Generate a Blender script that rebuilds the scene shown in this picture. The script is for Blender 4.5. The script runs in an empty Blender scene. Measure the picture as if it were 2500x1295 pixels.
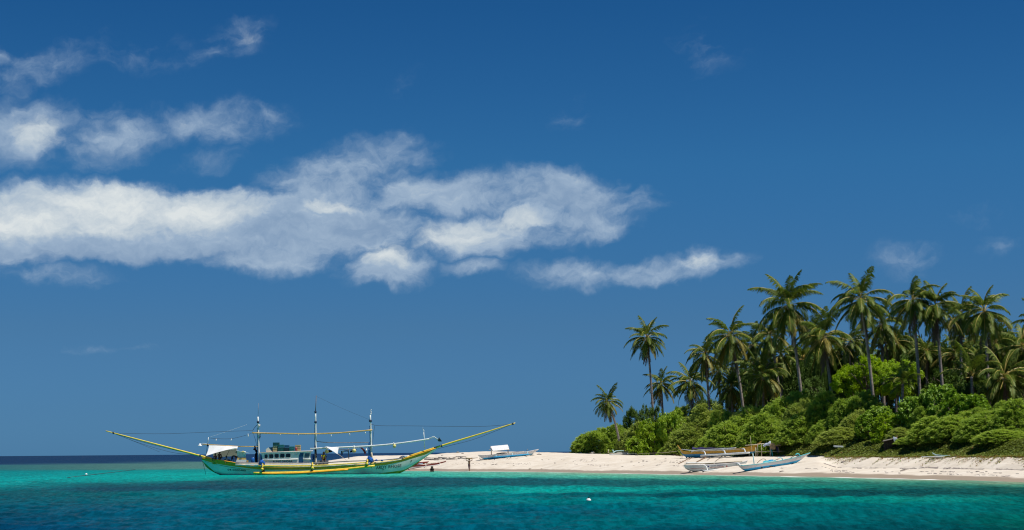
import bpy, bmesh, math, random
import numpy as np
from mathutils import Matrix, Vector

random.seed(7)
RNG = np.random.default_rng(11)
scn = bpy.context.scene
COL = scn.collection

# ------------------------------------------------------------------ camera
F = 4200.0                      # focal length in pixels of the 2500 px wide photograph
CAM_H = 2.6
PITCH = math.atan(456.5 / F)
ROLL = -0.008
cam_data = bpy.data.cameras.new('camera')
cam = bpy.data.objects.new('camera', cam_data)
COL.objects.link(cam)
CM = Matrix.Rotation(math.pi / 2 + PITCH, 3, 'X') @ Matrix.Rotation(ROLL, 3, 'Z')
cam.matrix_world = Matrix.Translation((0, 0, CAM_H)) @ CM.to_4x4()
cam_data.sensor_width = 36.0
cam_data.lens = 36.0 * F / 2500.0
cam_data.clip_start = 0.5
cam_data.clip_end = 200000.0
scn.camera = cam

def ray(u, v):
    d = CM @ Vector(((u - 1250.0) / F, (647.5 - v) / F, -1.0))
    return d / d.y

def P(u, v, D):
    d = ray(u, v)
    return Vector((d.x * D, D, CAM_H + d.z * D))

def on_plane(u, v, z=0.0):
    d = ray(u, v)
    return (z - CAM_H) / d.z

# ------------------------------------------------------------------ light and exposure
SUN_VEC = Vector((0.38, -0.20, 0.90)).normalized()      # towards the sun
SUN_EL = math.asin(SUN_VEC.z)
SUN_AZ = math.atan2(SUN_VEC.x, SUN_VEC.y)               # clockwise from +Y
sun_data = bpy.data.lights.new('sun', 'SUN')
sun_data.energy = 5.0
sun_data.angle = math.radians(0.53)
sun_data.color = (1.0, 0.955, 0.88)
sun = bpy.data.objects.new('sun', sun_data)
COL.objects.link(sun)
sun.rotation_euler = SUN_VEC.to_track_quat('Z', 'Y').to_euler()
sun.location = (60, 0, 120)

vs = scn.view_settings
vs.view_transform = 'Standard'
vs.look = 'None'
vs.exposure = 0.0
vs.gamma = 1.0
scn.cycles.use_denoising = True
scn.cycles.pixel_filter_type = 'BLACKMAN_HARRIS'
scn.cycles.filter_width = 1.15
scn.cycles.max_bounces = 8
scn.cycles.transparent_max_bounces = 8
scn.cycles.caustics_reflective = False
scn.cycles.caustics_refractive = False

# ------------------------------------------------------------------ sky
world = bpy.data.worlds.new('World')
scn.world = world
world.use_nodes = True
wn = world.node_tree.nodes
wl = world.node_tree.links
wn.clear()

class NT:
    """small helper for building node graphs"""
    def __init__(s, tree):
        s.t = tree
    def n(s, kind, **kw):
        nd = s.t.nodes.new(kind)
        for k, val in kw.items():
            setattr(nd, k, val)
        return nd
    def put(s, sock, val):
        if isinstance(val, bpy.types.NodeSocket):
            s.t.links.new(val, sock)
        elif val is not None:
            sock.default_value = val
    def math(s, op, a, b=None, c=None, clamp=False):
        nd = s.n('ShaderNodeMath', operation=op, use_clamp=clamp)
        s.put(nd.inputs[0], a)
        if b is not None: s.put(nd.inputs[1], b)
        if c is not None: s.put(nd.inputs[2], c)
        return nd.outputs[0]
    def vec(s, op, a, b=None):
        nd = s.n('ShaderNodeVectorMath', operation=op)
        s.put(nd.inputs[0], a)
        if b is not None: s.put(nd.inputs[1], b)
        return nd.outputs['Value'] if op in ('LENGTH', 'DOT_PRODUCT') else nd.outputs[0]
    def noise(s, vec, scale, detail=4.0, rough=0.5, dist=0.0, lac=2.0, out=0):
        nd = s.n('ShaderNodeTexNoise')
        s.put(nd.inputs['Vector'], vec)
        nd.inputs['Scale'].default_value = scale
        nd.inputs['Detail'].default_value = detail
        nd.inputs['Roughness'].default_value = rough
        nd.inputs['Lacunarity'].default_value = lac
        nd.inputs['Distortion'].default_value = dist
        return nd.outputs[out]
    def ramp(s, fac, stops, interp='LINEAR'):
        nd = s.n('ShaderNodeValToRGB')
        nd.color_ramp.interpolation = interp
        els = nd.color_ramp.elements
        while len(els) < len(stops): els.new(0.5)
        for e, (p, c) in zip(els, stops):
            e.position = p
            e.color = (c[0], c[1], c[2], 1) if not isinstance(c, (int, float)) else (c, c, c, 1)
        s.put(nd.inputs[0], fac)
        return nd.outputs[0]
    def mix(s, fac, a, b, mode='MIX'):
        nd = s.n('ShaderNodeMix', data_type='RGBA', blend_type=mode)
        s.put(nd.inputs[0], fac)
        for i, val in ((6, a), (7, b)):
            if isinstance(val, tuple) and len(val) == 3: val = (*val, 1)
            s.put(nd.inputs[i], val)
        return nd.outputs[2]
    def mapr(s, x, a, b, c=0.0, d=1.0, smooth=True):
        nd = s.n('ShaderNodeMapRange')
        nd.interpolation_type = 'SMOOTHSTEP' if smooth else 'LINEAR'
        nd.clamp = True if not smooth else nd.clamp
        s.put(nd.inputs[0], x)
        for i, val in ((1, a), (2, b), (3, c), (4, d)): s.put(nd.inputs[i], val)
        return nd.outputs[0]
    def sep(s, v):
        nd = s.n('ShaderNodeSeparateXYZ'); s.put(nd.inputs[0], v); return nd.outputs
    def comb(s, x, y, z):
        nd = s.n('ShaderNodeCombineXYZ')
        for i, val in enumerate((x, y, z)): s.put(nd.inputs[i], val)
        return nd.outputs[0]

def lin(r, g, b):
    f = lambda c: (c / 255 / 12.92) if c <= 10 else ((c / 255 + 0.055) / 1.055) ** 2.4
    return (f(r), f(g), f(b))

W = NT(world.node_tree)
sky = W.n('ShaderNodeTexSky', sky_type='NISHITA', sun_disc=False)
sky.sun_elevation = SUN_EL
sky.sun_rotation = SUN_AZ
sky.altitude = 0
sky.air_density = 1.0
sky.dust_density = 0.15
sky.ozone_density = 4.0
# polarised tropical sky: deepen and saturate the physical sky
SKY_GAM = W.n('ShaderNodeGamma'); W.put(SKY_GAM.inputs[0], sky.outputs[0])
SKY_GAM.inputs[1].default_value = 1.0
tc = W.n('ShaderNodeTexCoord')
sx, sy, sz = W.sep(tc.outputs['Generated'])[:3]
pol = W.ramp(sz, [(0.0,(.098,.282,.68)),(.025,(.108,.275,.60)),(.072,(.132,.288,.51)),(.165,(.110,.345,.55)),(.255,(.070,.290,.50)),(.6,(.07,.28,.48)),(1.0,(.07,.27,.47))])
sky_col = W.vec('MULTIPLY', SKY_GAM.outputs[0], pol)
# azimuth / elevation in units of 100 photograph pixels
az = W.math('MULTIPLY', W.math('ARCTAN2', sx, sy), F / 100.0)
el = W.math('MULTIPLY', W.math('ARCSINE', sz), F / 100.0)
pos = W.comb(az, el, 0.0)
warp = W.vec('SCALE', W.vec('SUBTRACT', W.noise(pos, 0.55, 3.0, 0.5, out=1), (0.5, 0.5, 0.5)))
warp.node.inputs['Scale'].default_value = 0.9
warp2 = W.vec('SCALE', W.vec('SUBTRACT', W.noise(pos, 2.2, 4.0, 0.55, out=1), (0.5, 0.5, 0.5)))
warp2.node.inputs['Scale'].default_value = 0.42
wpos = W.vec('ADD', W.vec('ADD', pos, warp), warp2)

def sky_ae(u, v):
    d = ray(u, v); d = d.normalized()
    return math.atan2(d.x, d.y) * F / 100.0, math.asin(d.z) * F / 100.0

# cloud masses: u, v, half width, half height, strength, slope (rise per unit run)
CLOUDS = [
 (220,520,300,88,1.35,.05),(470,525,235,74,1.28,0),(40,570,190,80,1.2,.1),(300,590,430,40,1.0,0),(90,665,170,30,.36,-.05),
 (830,450,215,92,.62,.25),(940,385,75,48,.40,.6),(760,555,300,85,.90,0),(640,622,180,42,.70,0),(950,645,120,56,.85,0),
 (1180,568,190,62,.86,.05),(1285,530,90,36,.9,0),(1090,470,250,54,.72,-.02),(1340,480,230,62,.66,-.04),(1410,545,150,50,.66,.15),
 (1490,500,120,42,.46,.12),(1150,655,70,24,.5,0),(1400,668,130,36,.5,0),(1640,655,180,32,.66,.06),(1700,636,75,26,.58,0),
 (70,325,145,68,.42,.1),(275,335,125,66,.48,.15),(100,340,80,45,.62,.3),(530,300,150,40,.36,.12),(645,285,50,24,.32,.1),(485,385,60,26,.16,.1),
 (590,90,70,34,.22,.1),(95,175,100,42,.26,.3),(-5,150,35,30,.26,0),(345,128,100,30,.10,0),(510,132,50,20,.16,.3),
 (1722,112,62,45,.16,.1),(1405,272,50,30,.18,0),(980,205,32,20,.1,.6),(2230,635,72,30,.22,0),(2412,525,50,18,.10,0),(2442,594,40,18,.12,0),
 (280,845,130,8,.10,0),
]
env = None
for (u, v, a, b, s, sl) in CLOUDS:
    ca, ce = sky_ae(u, v)
    dv = W.vec('SUBTRACT', wpos, (ca, ce, 0))
    if sl:
        dx, dy, _ = W.sep(dv)[:3]
        dv = W.comb(dx, W.math('MULTIPLY_ADD', dx, -sl, dy), 0.0)
    q = W.vec('MULTIPLY', dv, (88.0 / a, 88.0 / b, 0))
    e = W.math('MULTIPLY_ADD', W.vec('DOT_PRODUCT', q, q), -s, s)
    env = e if env is None else W.math('MAXIMUM', env, e)
# scattered cloud of the same kind round the rest of the horizon
far = W.mapr(W.math('ABSOLUTE', W.math('ARCTAN2', sx, sy)), 0.42, 0.60)
belt = W.math('MULTIPLY', W.mapr(sz, 0.05, 0.12), W.mapr(sz, 0.55, 0.2))
gen = W.math('MULTIPLY_ADD', W.noise(W.vec('MULTIPLY', tc.outputs['Generated'], (1, 1, 2.2)), 3.2, 3.0, 0.5), 3.2, -1.7)
gen = W.math('MULTIPLY', W.math('MAXIMUM', gen, -1.0), W.math('MULTIPLY', far, belt))
gen = W.math('SUBTRACT', gen, W.math('SUBTRACT', 1.0, W.math('MULTIPLY', far, belt)))
env = W.math('MAXIMUM', W.math('MAXIMUM', env, gen), -1.0)

def cloud_noise(off):
    p = W.vec('ADD', wpos, off)
    # feathery: stretched along a rising direction
    px, py, _ = W.sep(p)[:3]
    q = W.comb(W.math('MULTIPLY_ADD', py, -0.35, W.math('MULTIPLY', px, 0.62)), py, 0.0)
    big = W.noise(q, 0.85, 7.0, 0.56)
    return big
nz = cloud_noise((0, 0, 0))
fine = W.noise(W.vec('MULTIPLY', wpos, (0.7, 1, 1)), 3.4, 6.0, 0.62)
dens = W.math('ADD', env, W.math('MULTIPLY_ADD', nz, 2.0, -0.78))
dens = W.math('ADD', dens, W.math('MULTIPLY_ADD', fine, 0.62, -0.31))
alpha = W.mapr(dens, 0.04, W.math('MULTIPLY_ADD', W.mapr(env, 0.0, 1.0), -0.22, 1.04))
alpha = W.math('MULTIPLY', alpha, W.mapr(env, -0.50, 0.62))
alpha = W.math('MULTIPLY', alpha, 0.97)
# sunlit tops against greyer bases: thickness towards the sun decides
nz_up = cloud_noise((0.10, 0.22, 0))
fine_up = W.noise(W.vec('ADD', W.vec('MULTIPLY', wpos, (0.7, 1, 1)), (0.03, 0.07, 0)), 3.4, 6.0, 0.62)
relief = W.math('ADD', W.math('SUBTRACT', nz, nz_up), W.math('MULTIPLY', W.math('SUBTRACT', fine, fine_up), 0.30))
lit = W.math('ADD', W.math('MULTIPLY', relief, 1.15), W.math('MULTIPLY_ADD', dens, 0.30, 0.14))
SUNNY = [(240,495,250,70),(500,505,150,55),(60,540,150,60),(1270,530,90,35),(950,615,90,35),(1100,570,130,50),(800,500,70,14),(110,330,70,40),(1700,640,60,20),(590,85,50,25)]
sun_env = None
for (u, v, a, b) in SUNNY:
    ca, ce = sky_ae(u, v)
    q = W.vec('MULTIPLY', W.vec('SUBTRACT', wpos, (ca, ce, 0)), (100.0 / a, 100.0 / b, 0))
    e = W.math('SUBTRACT', 1.0, W.vec('DOT_PRODUCT', q, q))
    sun_env = e if sun_env is None else W.math('MAXIMUM', sun_env, e)
lit = W.math('ADD', lit, W.math('MULTIPLY', W.math('MAXIMUM', sun_env, -0.4), 0.34))
BASES = [(280,612,430,46),(690,560,150,45),(900,545,170,40),(1250,600,200,26),(300,375,160,26),(1350,500,200,40)]
base_env = None
for (u, v, a, b) in BASES:
    ca, ce = sky_ae(u, v)
    q = W.vec('MULTIPLY', W.vec('SUBTRACT', wpos, (ca, ce, 0)), (100.0 / a, 100.0 / b, 0))
    e = W.math('SUBTRACT', 1.0, W.vec('DOT_PRODUCT', q, q))
    base_env = e if base_env is None else W.math('MAXIMUM', base_env, e)
lit = W.math('SUBTRACT', lit, W.math('MULTIPLY', W.math('MAXIMUM', base_env, 0.0), 0.22))
ccol = W.ramp(lit, [(0.0, lin(132,158,188)), (0.35, lin(156,178,202)), (0.62, lin(186,200,212)), (1.0, lin(222,228,229))])
sky_mix = W.mix(alpha, sky_col, W.vec('SCALE', ccol))
for nd in wn:
    if nd.type == 'VECT_MATH' and nd.operation == 'SCALE' and nd.outputs[0].links and nd.outputs[0].links[0].to_node == sky_mix.node:
        nd.inputs['Scale'].default_value = 9.1     # the Background strength is 0.11
bg = W.n('ShaderNodeBackground')
bg.inputs[1].default_value = 0.11
W.put(bg.inputs[0], sky_mix)
wo = W.n('ShaderNodeOutputWorld')
wl.new(bg.outputs[0], wo.inputs[0])
world.cycles.sampling_method = 'MANUAL'
world.cycles.sample_map_resolution = 512

# ------------------------------------------------------------------ materials
MATS = {}
def new_mat(name):
    m = bpy.data.materials.new(name)
    m.use_nodes = True
    m.node_tree.nodes.clear()
    MATS[name] = m
    T = NT(m.node_tree)
    out = T.n('ShaderNodeOutputMaterial')
    return m, T, out

def paint(name, col, rough=0.55, var=0.18, scale=3.0, grime=None, spec=0.4, bump=0.0, bscale=20.0, stretch=(1, 1, 1)):
    """worn paint / wood / cloth: colour with uneven tone and optional grime blotches"""
    m, T, out = new_mat(name)
    b = T.n('ShaderNodeBsdfPrincipled')
    co = T.n('ShaderNodeTexCoord').outputs['Object']
    co = T.vec('MULTIPLY', co, stretch)
    n1 = T.noise(co, scale, 5.0, 0.6)
    dark = tuple(c * (1 - var) for c in col); lite = tuple(min(1, c * (1 + var)) for c in col)
    c = T.mix(T.mapr(n1, 0.3, 0.7), dark, lite)
    if grime:
        n2 = T.noise(co, scale * 2.3, 6.0, 0.65)
        c = T.mix(T.math('MULTIPLY', T.mapr(n2, 0.52, 0.72), 0.6), c, grime)
    T.put(b.inputs['Base Color'], c)
    b.inputs['Roughness'].default_value = rough
    b.inputs['Specular IOR Level'].default_value = spec
    if bump:
        bp = T.n('ShaderNodeBump'); bp.inputs['Strength'].default_value = bump; bp.inputs['Distance'].default_value = 0.02
        T.put(bp.inputs['Height'], T.noise(co, bscale, 4.0, 0.6)); T.put(b.inputs['Normal'], bp.outputs[0])
    T.t.links.new(b.outputs[0], out.inputs[0])
    return m

def cloth(name, col, trans=0.35, col2=None, pscale=6.0):
    m, T, out = new_mat(name)
    d = T.n('ShaderNodeBsdfDiffuse'); t = T.n('ShaderNodeBsdfTranslucent')
    c = (*col, 1)
    co = T.n('ShaderNodeTexCoord').outputs['Object']
    if col2: c = T.mix(T.mapr(T.noise(co, pscale, 3.0, 0.6), 0.45, 0.55), col, col2)
    else: c = T.mix(T.noise(co, 4.0, 4.0, 0.6), tuple(x * 0.88 for x in col), tuple(min(1, x * 1.08) for x in col))
    T.put(d.inputs[0], c); T.put(t.inputs[0], c)
    mx = T.n('ShaderNodeMixShader'); mx.inputs[0].default_value = trans
    T.t.links.new(d.outputs[0], mx.inputs[1]); T.t.links.new(t.outputs[0], mx.inputs[2]); T.t.links.new(mx.outputs[0], out.inputs[0])
    return m

def leaf_mat(name, a, b, trans=0.3, gloss=0.08, dead=None):
    """foliage: two tones by the clump attribute, per-plant shift, light passing through"""
    m, T, out = new_mat(name)
    at = T.n('ShaderNodeAttribute'); at.attribute_name = 'tint'
    oi = T.n('ShaderNodeObjectInfo')
    f = T.math('ADD', T.math('MULTIPLY', at.outputs['Fac'], 0.75), T.math('MULTIPLY', oi.outputs['Random'], 0.35))
    c = T.mix(f, a, b)
    if dead: c = T.mix(T.math('GREATER_THAN', at.outputs['Fac'], 0.93), c, dead)
    d = T.n('ShaderNodeBsdfDiffuse'); t = T.n('ShaderNodeBsdfTranslucent'); g = T.n('ShaderNodeBsdfGlossy')
    T.put(d.inputs[0], c); T.put(t.inputs[0], T.mix(0.35, c, (a[0] * 2.2, a[1] * 1.6, a[2] * 0.6)))
    g.inputs['Roughness'].default_value = 0.5; g.inputs[0].default_value = (0.55, 0.6, 0.4, 1)
    m1 = T.n('ShaderNodeMixShader'); m1.inputs[0].default_value = trans
    T.t.links.new(d.outputs[0], m1.inputs[1]); T.t.links.new(t.outputs[0], m1.inputs[2])
    m2 = T.n('ShaderNodeMixShader'); m2.inputs[0].default_value = gloss
    T.t.links.new(m1.outputs[0], m2.inputs[1]); T.t.links.new(g.outputs[0], m2.inputs[2]); T.t.links.new(m2.outputs[0], out.inputs[0])
    return m

# ------------------------------------------------------------------ mesh helpers
def tag(o, label=None, cat=None, group=None, kind=None):
    if label: o['label'] = label
    if cat: o['category'] = cat
    if group: o['group'] = group
    if kind: o['kind'] = kind
    return o

def empty(name, loc, rz=0.0):
    o = bpy.data.objects.new(name, None)
    o.empty_display_size = 0.3
    o.location = loc; o.rotation_euler = (0, 0, rz)
    COL.objects.link(o)
    return o

class MB:
    """collects faces; build() links them as ONE mesh object"""
    def __init__(s, off=(0, 0, 0)):
        s.v = []; s.f = []; s.mi = []; s.off = Vector(off); s.smooth = []
    def add(s, verts, faces, mi=0, smooth=False):
        n = len(s.v)
        s.v += [tuple(Vector(p) - s.off) for p in verts]
        s.f += [tuple(i + n for i in f) for f in faces]
        s.mi += [mi] * len(faces); s.smooth += [smooth] * len(faces)
        return s
    def box(s, c, d, rot=None, mi=0, taper=1.0):
        c = Vector(c); hx, hy, hz = (x / 2 for x in d)
        pts = []
        for z in (-1, 1):
            k = taper if z > 0 else 1.0
            for x, y in ((-1, -1), (1, -1), (1, 1), (-1, 1)):
                p = Vector((x * hx * k, y * hy * k, z * hz))
                if rot is not None: p = rot @ p
                pts.append(c + p)
        return s.add(pts, [(3, 2, 1, 0), (4, 5, 6, 7), (0, 1, 5, 4), (1, 2, 6, 5), (2, 3, 7, 6), (3, 0, 4, 7)], mi)
    def tube(s, pts, r, sides=6, mi=0, caps=True, smooth=True):
        pts = [Vector(p) for p in pts]
        n = len(pts)
        rs = r if isinstance(r, (list, tuple)) else [r] * n
        vs_, fs = [], []
        up = Vector((0, 0, 1))
        for i, p in enumerate(pts):
            t = (pts[min(i + 1, n - 1)] - pts[max(i - 1, 0)]).normalized()
            a = t.cross(up)
            if a.length < 1e-3: a = t.cross(Vector((0, 1, 0)))
            a.normalize(); b = t.cross(a)
            for k in range(sides):
                w = 2 * math.pi * k / sides
                vs_.append(p + (a * math.cos(w) + b * math.sin(w)) * rs[i])
        for i in range(n - 1):
            for k in range(sides):
                k2 = (k + 1) % sides
                fs.append((i * sides + k, (i + 1) * sides + k, (i + 1) * sides + k2, i * sides + k2))
        if caps:
            fs.append(tuple(range(sides))); fs.append(tuple(reversed(range((n - 1) * sides, n * sides))))
        return s.add(vs_, fs, mi, smooth)
    def lathe(s, c, prof, sides=10, mi=0, axis=None):
        """prof: list of (radius, height)"""
        c = Vector(c); vs_, fs = [], []
        q = Vector((0, 0, 1)).rotation_difference(Vector(axis).normalized()) if axis is not None else None
        for r, h in prof:
            for k in range(sides):
                w = 2 * math.pi * k / sides
                p = Vector((r * math.cos(w), r * math.sin(w), h))
                vs_.append(c + (q @ p if q else p))
        for i in range(len(prof) - 1):
            for k in range(sides):
                k2 = (k + 1) % sides
                fs.append((i * sides + k, i * sides + k2, (i + 1) * sides + k2, (i + 1) * sides + k))
        fs.append(tuple(reversed(range(sides)))); fs.append(tuple(range((len(prof) - 1) * sides, len(prof) * sides)))
        return s.add(vs_, fs, mi, True)
    def grid(s, rows, mi=0, smooth=True):
        """rows: list of equally long point lists"""
        n = len(rows[0]); vs_ = [p for r in rows for p in r]; fs = []
        for i in range(len(rows) - 1):
            for j in range(n - 1):
                fs.append((i * n + j, i * n + j + 1, (i + 1) * n + j + 1, (i + 1) * n + j))
        return s.add(vs_, fs, mi, smooth)
    def mesh(s, name, mats):
        me = bpy.data.meshes.new(name)
        me.from_pydata(s.v, [], s.f)
        for m in (mats if isinstance(mats, (list, tuple)) else [mats]): me.materials.append(MATS[m] if isinstance(m, str) else m)
        me.polygons.foreach_set('material_index', s.mi)
        me.polygons.foreach_set('use_smooth', s.smooth)
        me.update()
        return me
    def build(s, name, mats, parent=None):
        o = bpy.data.objects.new(name, s.mesh(name, mats))
        COL.objects.link(o)
        o.parent = parent
        return o

def curve_pts(keys, n):
    """Catmull-Rom through Vector keys"""
    keys = [Vector(k) for k in keys]
    if len(keys) == 2: return [keys[0].lerp(keys[1], i / n) for i in range(n + 1)]
    out = []; m = len(keys) - 1
    for i in range(n + 1):
        t = i / n * m; k = min(int(t), m - 1); t -= k
        p0 = keys[max(k - 1, 0)]; p1 = keys[k]; p2 = keys[k + 1]; p3 = keys[min(k + 2, m)]
        out.append(0.5 * ((2 * p1) + (p2 - p0) * t + (2 * p0 - 5 * p1 + 4 * p2 - p3) * t * t + (3 * p1 - p0 - 3 * p2 + p3) * t ** 3))
    return out

def np_mesh(name, V, Q, mats, attrs=None, smooth=True, link=True, parent=None):
    """fast mesh from numpy verts and quads/tris"""
    me = bpy.data.meshes.new(name)
    k = Q.shape[1]
    me.vertices.add(len(V)); me.vertices.foreach_set('co', V.astype(np.float32).ravel())
    me.loops.add(Q.size); me.loops.foreach_set('vertex_index', Q.astype(np.int32).ravel())
    me.polygons.add(len(Q)); me.polygons.foreach_set('loop_start', np.arange(0, Q.size, k, dtype=np.int32))
    me.polygons.foreach_set('use_smooth', np.full(len(Q), smooth))
    for m in (mats if isinstance(mats, (list, tuple)) else [mats]): me.materials.append(MATS[m])
    for an, (typ, data) in (attrs or {}).items():
        a = me.attributes.new(an, typ, 'POINT')
        a.data.foreach_set('color' if 'COLOR' in typ else 'value', np.asarray(data, np.float32).ravel())
    me.update(); me.validate()
    if not link: return me
    o = bpy.data.objects.new(name, me); COL.objects.link(o); o.parent = parent
    return o

_perm = RNG.integers(0, 1 << 16, 4096)
def vnoise(x, y):
    xi = np.floor(x).astype(int); yi = np.floor(y).astype(int); fx = x - xi; fy = y - yi
    fx = fx * fx * (3 - 2 * fx); fy = fy * fy * (3 - 2 * fy)
    h = lambda a, b: (_perm[(_perm[a & 4095] + b * 57) & 4095] & 4095) / 4095.0
    return (h(xi, yi) * (1 - fx) + h(xi + 1, yi) * fx) * (1 - fy) + (h(xi, yi + 1) * (1 - fx) + h(xi + 1, yi + 1) * fx) * fy
def fbm(x, y, o=4, g=0.5):
    s = 0; a = 1; t = 0
    for i in range(o): s = s + a * vnoise(x * 2 ** i + 17.3 * i, y * 2 ** i + 9.1 * i); t += a; a *= g
    return s / t

# ------------------------------------------------------------------ island ground
# per column u of the photograph: waterline row, crest distance beyond the water, crest row
G_U  = [640, 700, 795, 870, 950, 1060, 1090, 1150, 1200, 1320, 1400, 1500, 1650, 1850, 2000, 2100, 2500, 3000, 3600, 4400]
G_VS = [1148,1148,1149,1149.5,1150,1150.5,1151,1151.5,1151.7,1152.6,1154,1156,1159,1162.5,1164.5,1167,1178,1196,1222,1270]
G_DW = [1,2,20,25,28,30,31,33,33,35,37,39,39,29,21,20,19,18,17,16]
G_Z1 = [-.8,-.5,1.35,2.09,2.18,2.30,2.52,2.66,2.74,2.50,2.34,2.12,2.0,1.83,1.75,1.77,1.78,1.8,1.8,1.8]
G_D0 = [on_plane(u, v, 0.0) for u, v in zip(G_U, G_VS)]
def u_of(X, Y): return 1250.0 + (X / Y) * F / math.cos(PITCH)
def sstep(a, b, x):
    t = np.clip((x - a) / (b - a), 0, 1); return t * t * (3 - 2 * t)
def ground_uD(u, D):
    u = np.asarray(u, float); D = np.asarray(D, float)
    d0 = np.interp(u, G_U, G_D0); dw = np.interp(u, G_U, G_DW); z1 = np.interp(u, G_U, G_Z1)
    t = (D - d0) / dw
    tt = np.clip(t, 0, 1)
    soft = z1 * (1 - (1 - tt) ** 1.75)
    # wave-cut step on the right half of the beach
    wsc = sstep(1985, 2050, u)
    base = 0.75
    tb = np.clip((tt) / 0.62, 0, 1)
    scarp = base * (1 - (1 - tb) ** 1.4) + (z1 - base) * np.clip((tt - 0.63) / 0.35, 0, 1) ** 0.8
    z = soft * (1 - wsc) + scarp * wsc
    # below the waterline
    z = np.where(t < 0, t * dw * 0.055, z)
    # behind the crest: plateau under the trees, sea behind the sand spit
    isl = sstep(1380, 1560, u)
    over = np.clip(D - d0 - dw, 0, None)
    back = z1 - 0.0016 * over ** 1.6
    hill = z1 + (1.6 + 1.2 * isl) * sstep(2, 34, over)
    hill = hill + 1.15 * sstep(1830, 1960, u) * sstep(0.0, 7.0, over)
    z = np.where(t > 1, back * (1 - isl) + hill * isl, z)
    X = (u - 1250) * math.cos(PITCH) / F * D
    bumps = (fbm(X * 0.35, D * 0.35, 4) - 0.5) * 0.16 * np.clip(tt * 3, 0, 1)
    bumps += (fbm(X * 1.7 + 50, D * 1.7, 3) - 0.5) * 0.05 * np.clip(tt * 3 - 0.4, 0, 1)
    # slump gullies in the step
    gul = (fbm((X + D * 0.35) * 0.8, D * 0.3 + 3, 4) - 0.5) * 0.28 * wsc * np.clip(1 - np.abs(tt - 0.82) / 0.2, 0, 1)
    return np.where(t < 0, z, z + bumps + gul)
def ground(X, Y): return float(ground_uD(u_of(X, Y), Y))
def hit(u, v):
    """where the line of sight through a photograph pixel meets the sand"""
    d = ray(u, v); D = float(np.interp(u, G_U, G_D0))
    Ds = np.arange(D, D + 90, 0.1); X = d.x * Ds; Z = CAM_H + d.z * Ds
    k = np.argmax(Z <= ground_uD(u_of(X, Ds), Ds))
    return float(Ds[k])

us = np.concatenate([np.linspace(640, 2560, 620), np.linspace(2570, 4400, 90)])
ts = np.concatenate([np.linspace(-0.5, 0, 10)[:-1], np.linspace(0, 1.1, 130), 1.1 + (np.linspace(0, 1, 40)[1:] ** 2) * 7.0])
UU, TT = np.meshgrid(us, ts)
D0 = np.interp(UU, G_U, G_D0); DW = np.maximum(np.interp(UU, G_U, G_DW), 14)
# on the spit the ground runs back only far enough to dip under the sea
DD = D0 + TT * DW
ZZ = ground_uD(UU, DD)
XX = (UU - 1250) * math.cos(PITCH) / F * DD
V = np.stack([XX, DD, ZZ], -1).reshape(-1, 3)
nr, nc = UU.shape
idx = np.arange(nr * nc).reshape(nr, nc)
Q = np.stack([idx[:-1, :-1], idx[:-1, 1:], idx[1:, 1:], idx[1:, :-1]], -1).reshape(-1, 4)
over = DD - D0 - np.interp(UU, G_U, G_DW)
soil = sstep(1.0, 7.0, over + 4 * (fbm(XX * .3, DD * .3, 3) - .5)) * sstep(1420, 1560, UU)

m, T, out = new_mat('sand')
b = T.n('ShaderNodeBsdfPrincipled')
co = T.n('ShaderNodeNewGeometry').outputs['Position']
gx, gy, gz = T.sep(co)[:3]
n1 = T.noise(co, 0.5, 5.0, 0.6); n2 = T.noise(co, 6.0, 4.0, 0.65); n3 = T.noise(T.vec('MULTIPLY', co, (0.25, 0.12, 1)), 1.0, 4.0, 0.6)
dry = T.mix(T.mapr(n1, 0.3, 0.7), (0.61, 0.535, 0.435), (0.71, 0.64, 0.54))
dry = T.mix(T.math('MULTIPLY', T.mapr(n2, 0.60, 0.72), 0.45), dry, (0.36, 0.30, 0.24))       # grit, shell and weed specks
wetline = T.math('MULTIPLY_ADD', n3, 0.55, -0.02)
wet = T.mapr(T.math('SUBTRACT', gz, wetline), 0.10, -0.02)
c = T.mix(wet, dry, (0.36, 0.285, 0.21))
# strand lines of dry weed
at = T.n('ShaderNodeAttribute'); at.attribute_name = 'soil'
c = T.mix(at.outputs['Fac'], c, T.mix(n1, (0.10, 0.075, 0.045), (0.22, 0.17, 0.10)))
T.put(b.inputs['Base Color'], c)
T.put(b.inputs['Roughness'], T.mapr(wet, 0, 1, 0.95, 0.45))
b.inputs['Specular IOR Level'].default_value = 0.2
bp = T.n('ShaderNodeBump'); bp.inputs['Strength'].default_value = 0.6; bp.inputs['Distance'].default_value = 0.06
T.put(bp.inputs['Height'], T.noise(co, 2.6, 5.0, 0.65)); T.put(b.inputs['Normal'], bp.outputs[0])
T.t.links.new(b.outputs[0], out.inputs[0])
beach = np_mesh('beach_ground', V, Q, 'sand', {'soil': ('FLOAT', soil.ravel())})
tag(beach, kind='structure', label='pale sand beach and low sandy island rising from the water')

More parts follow.
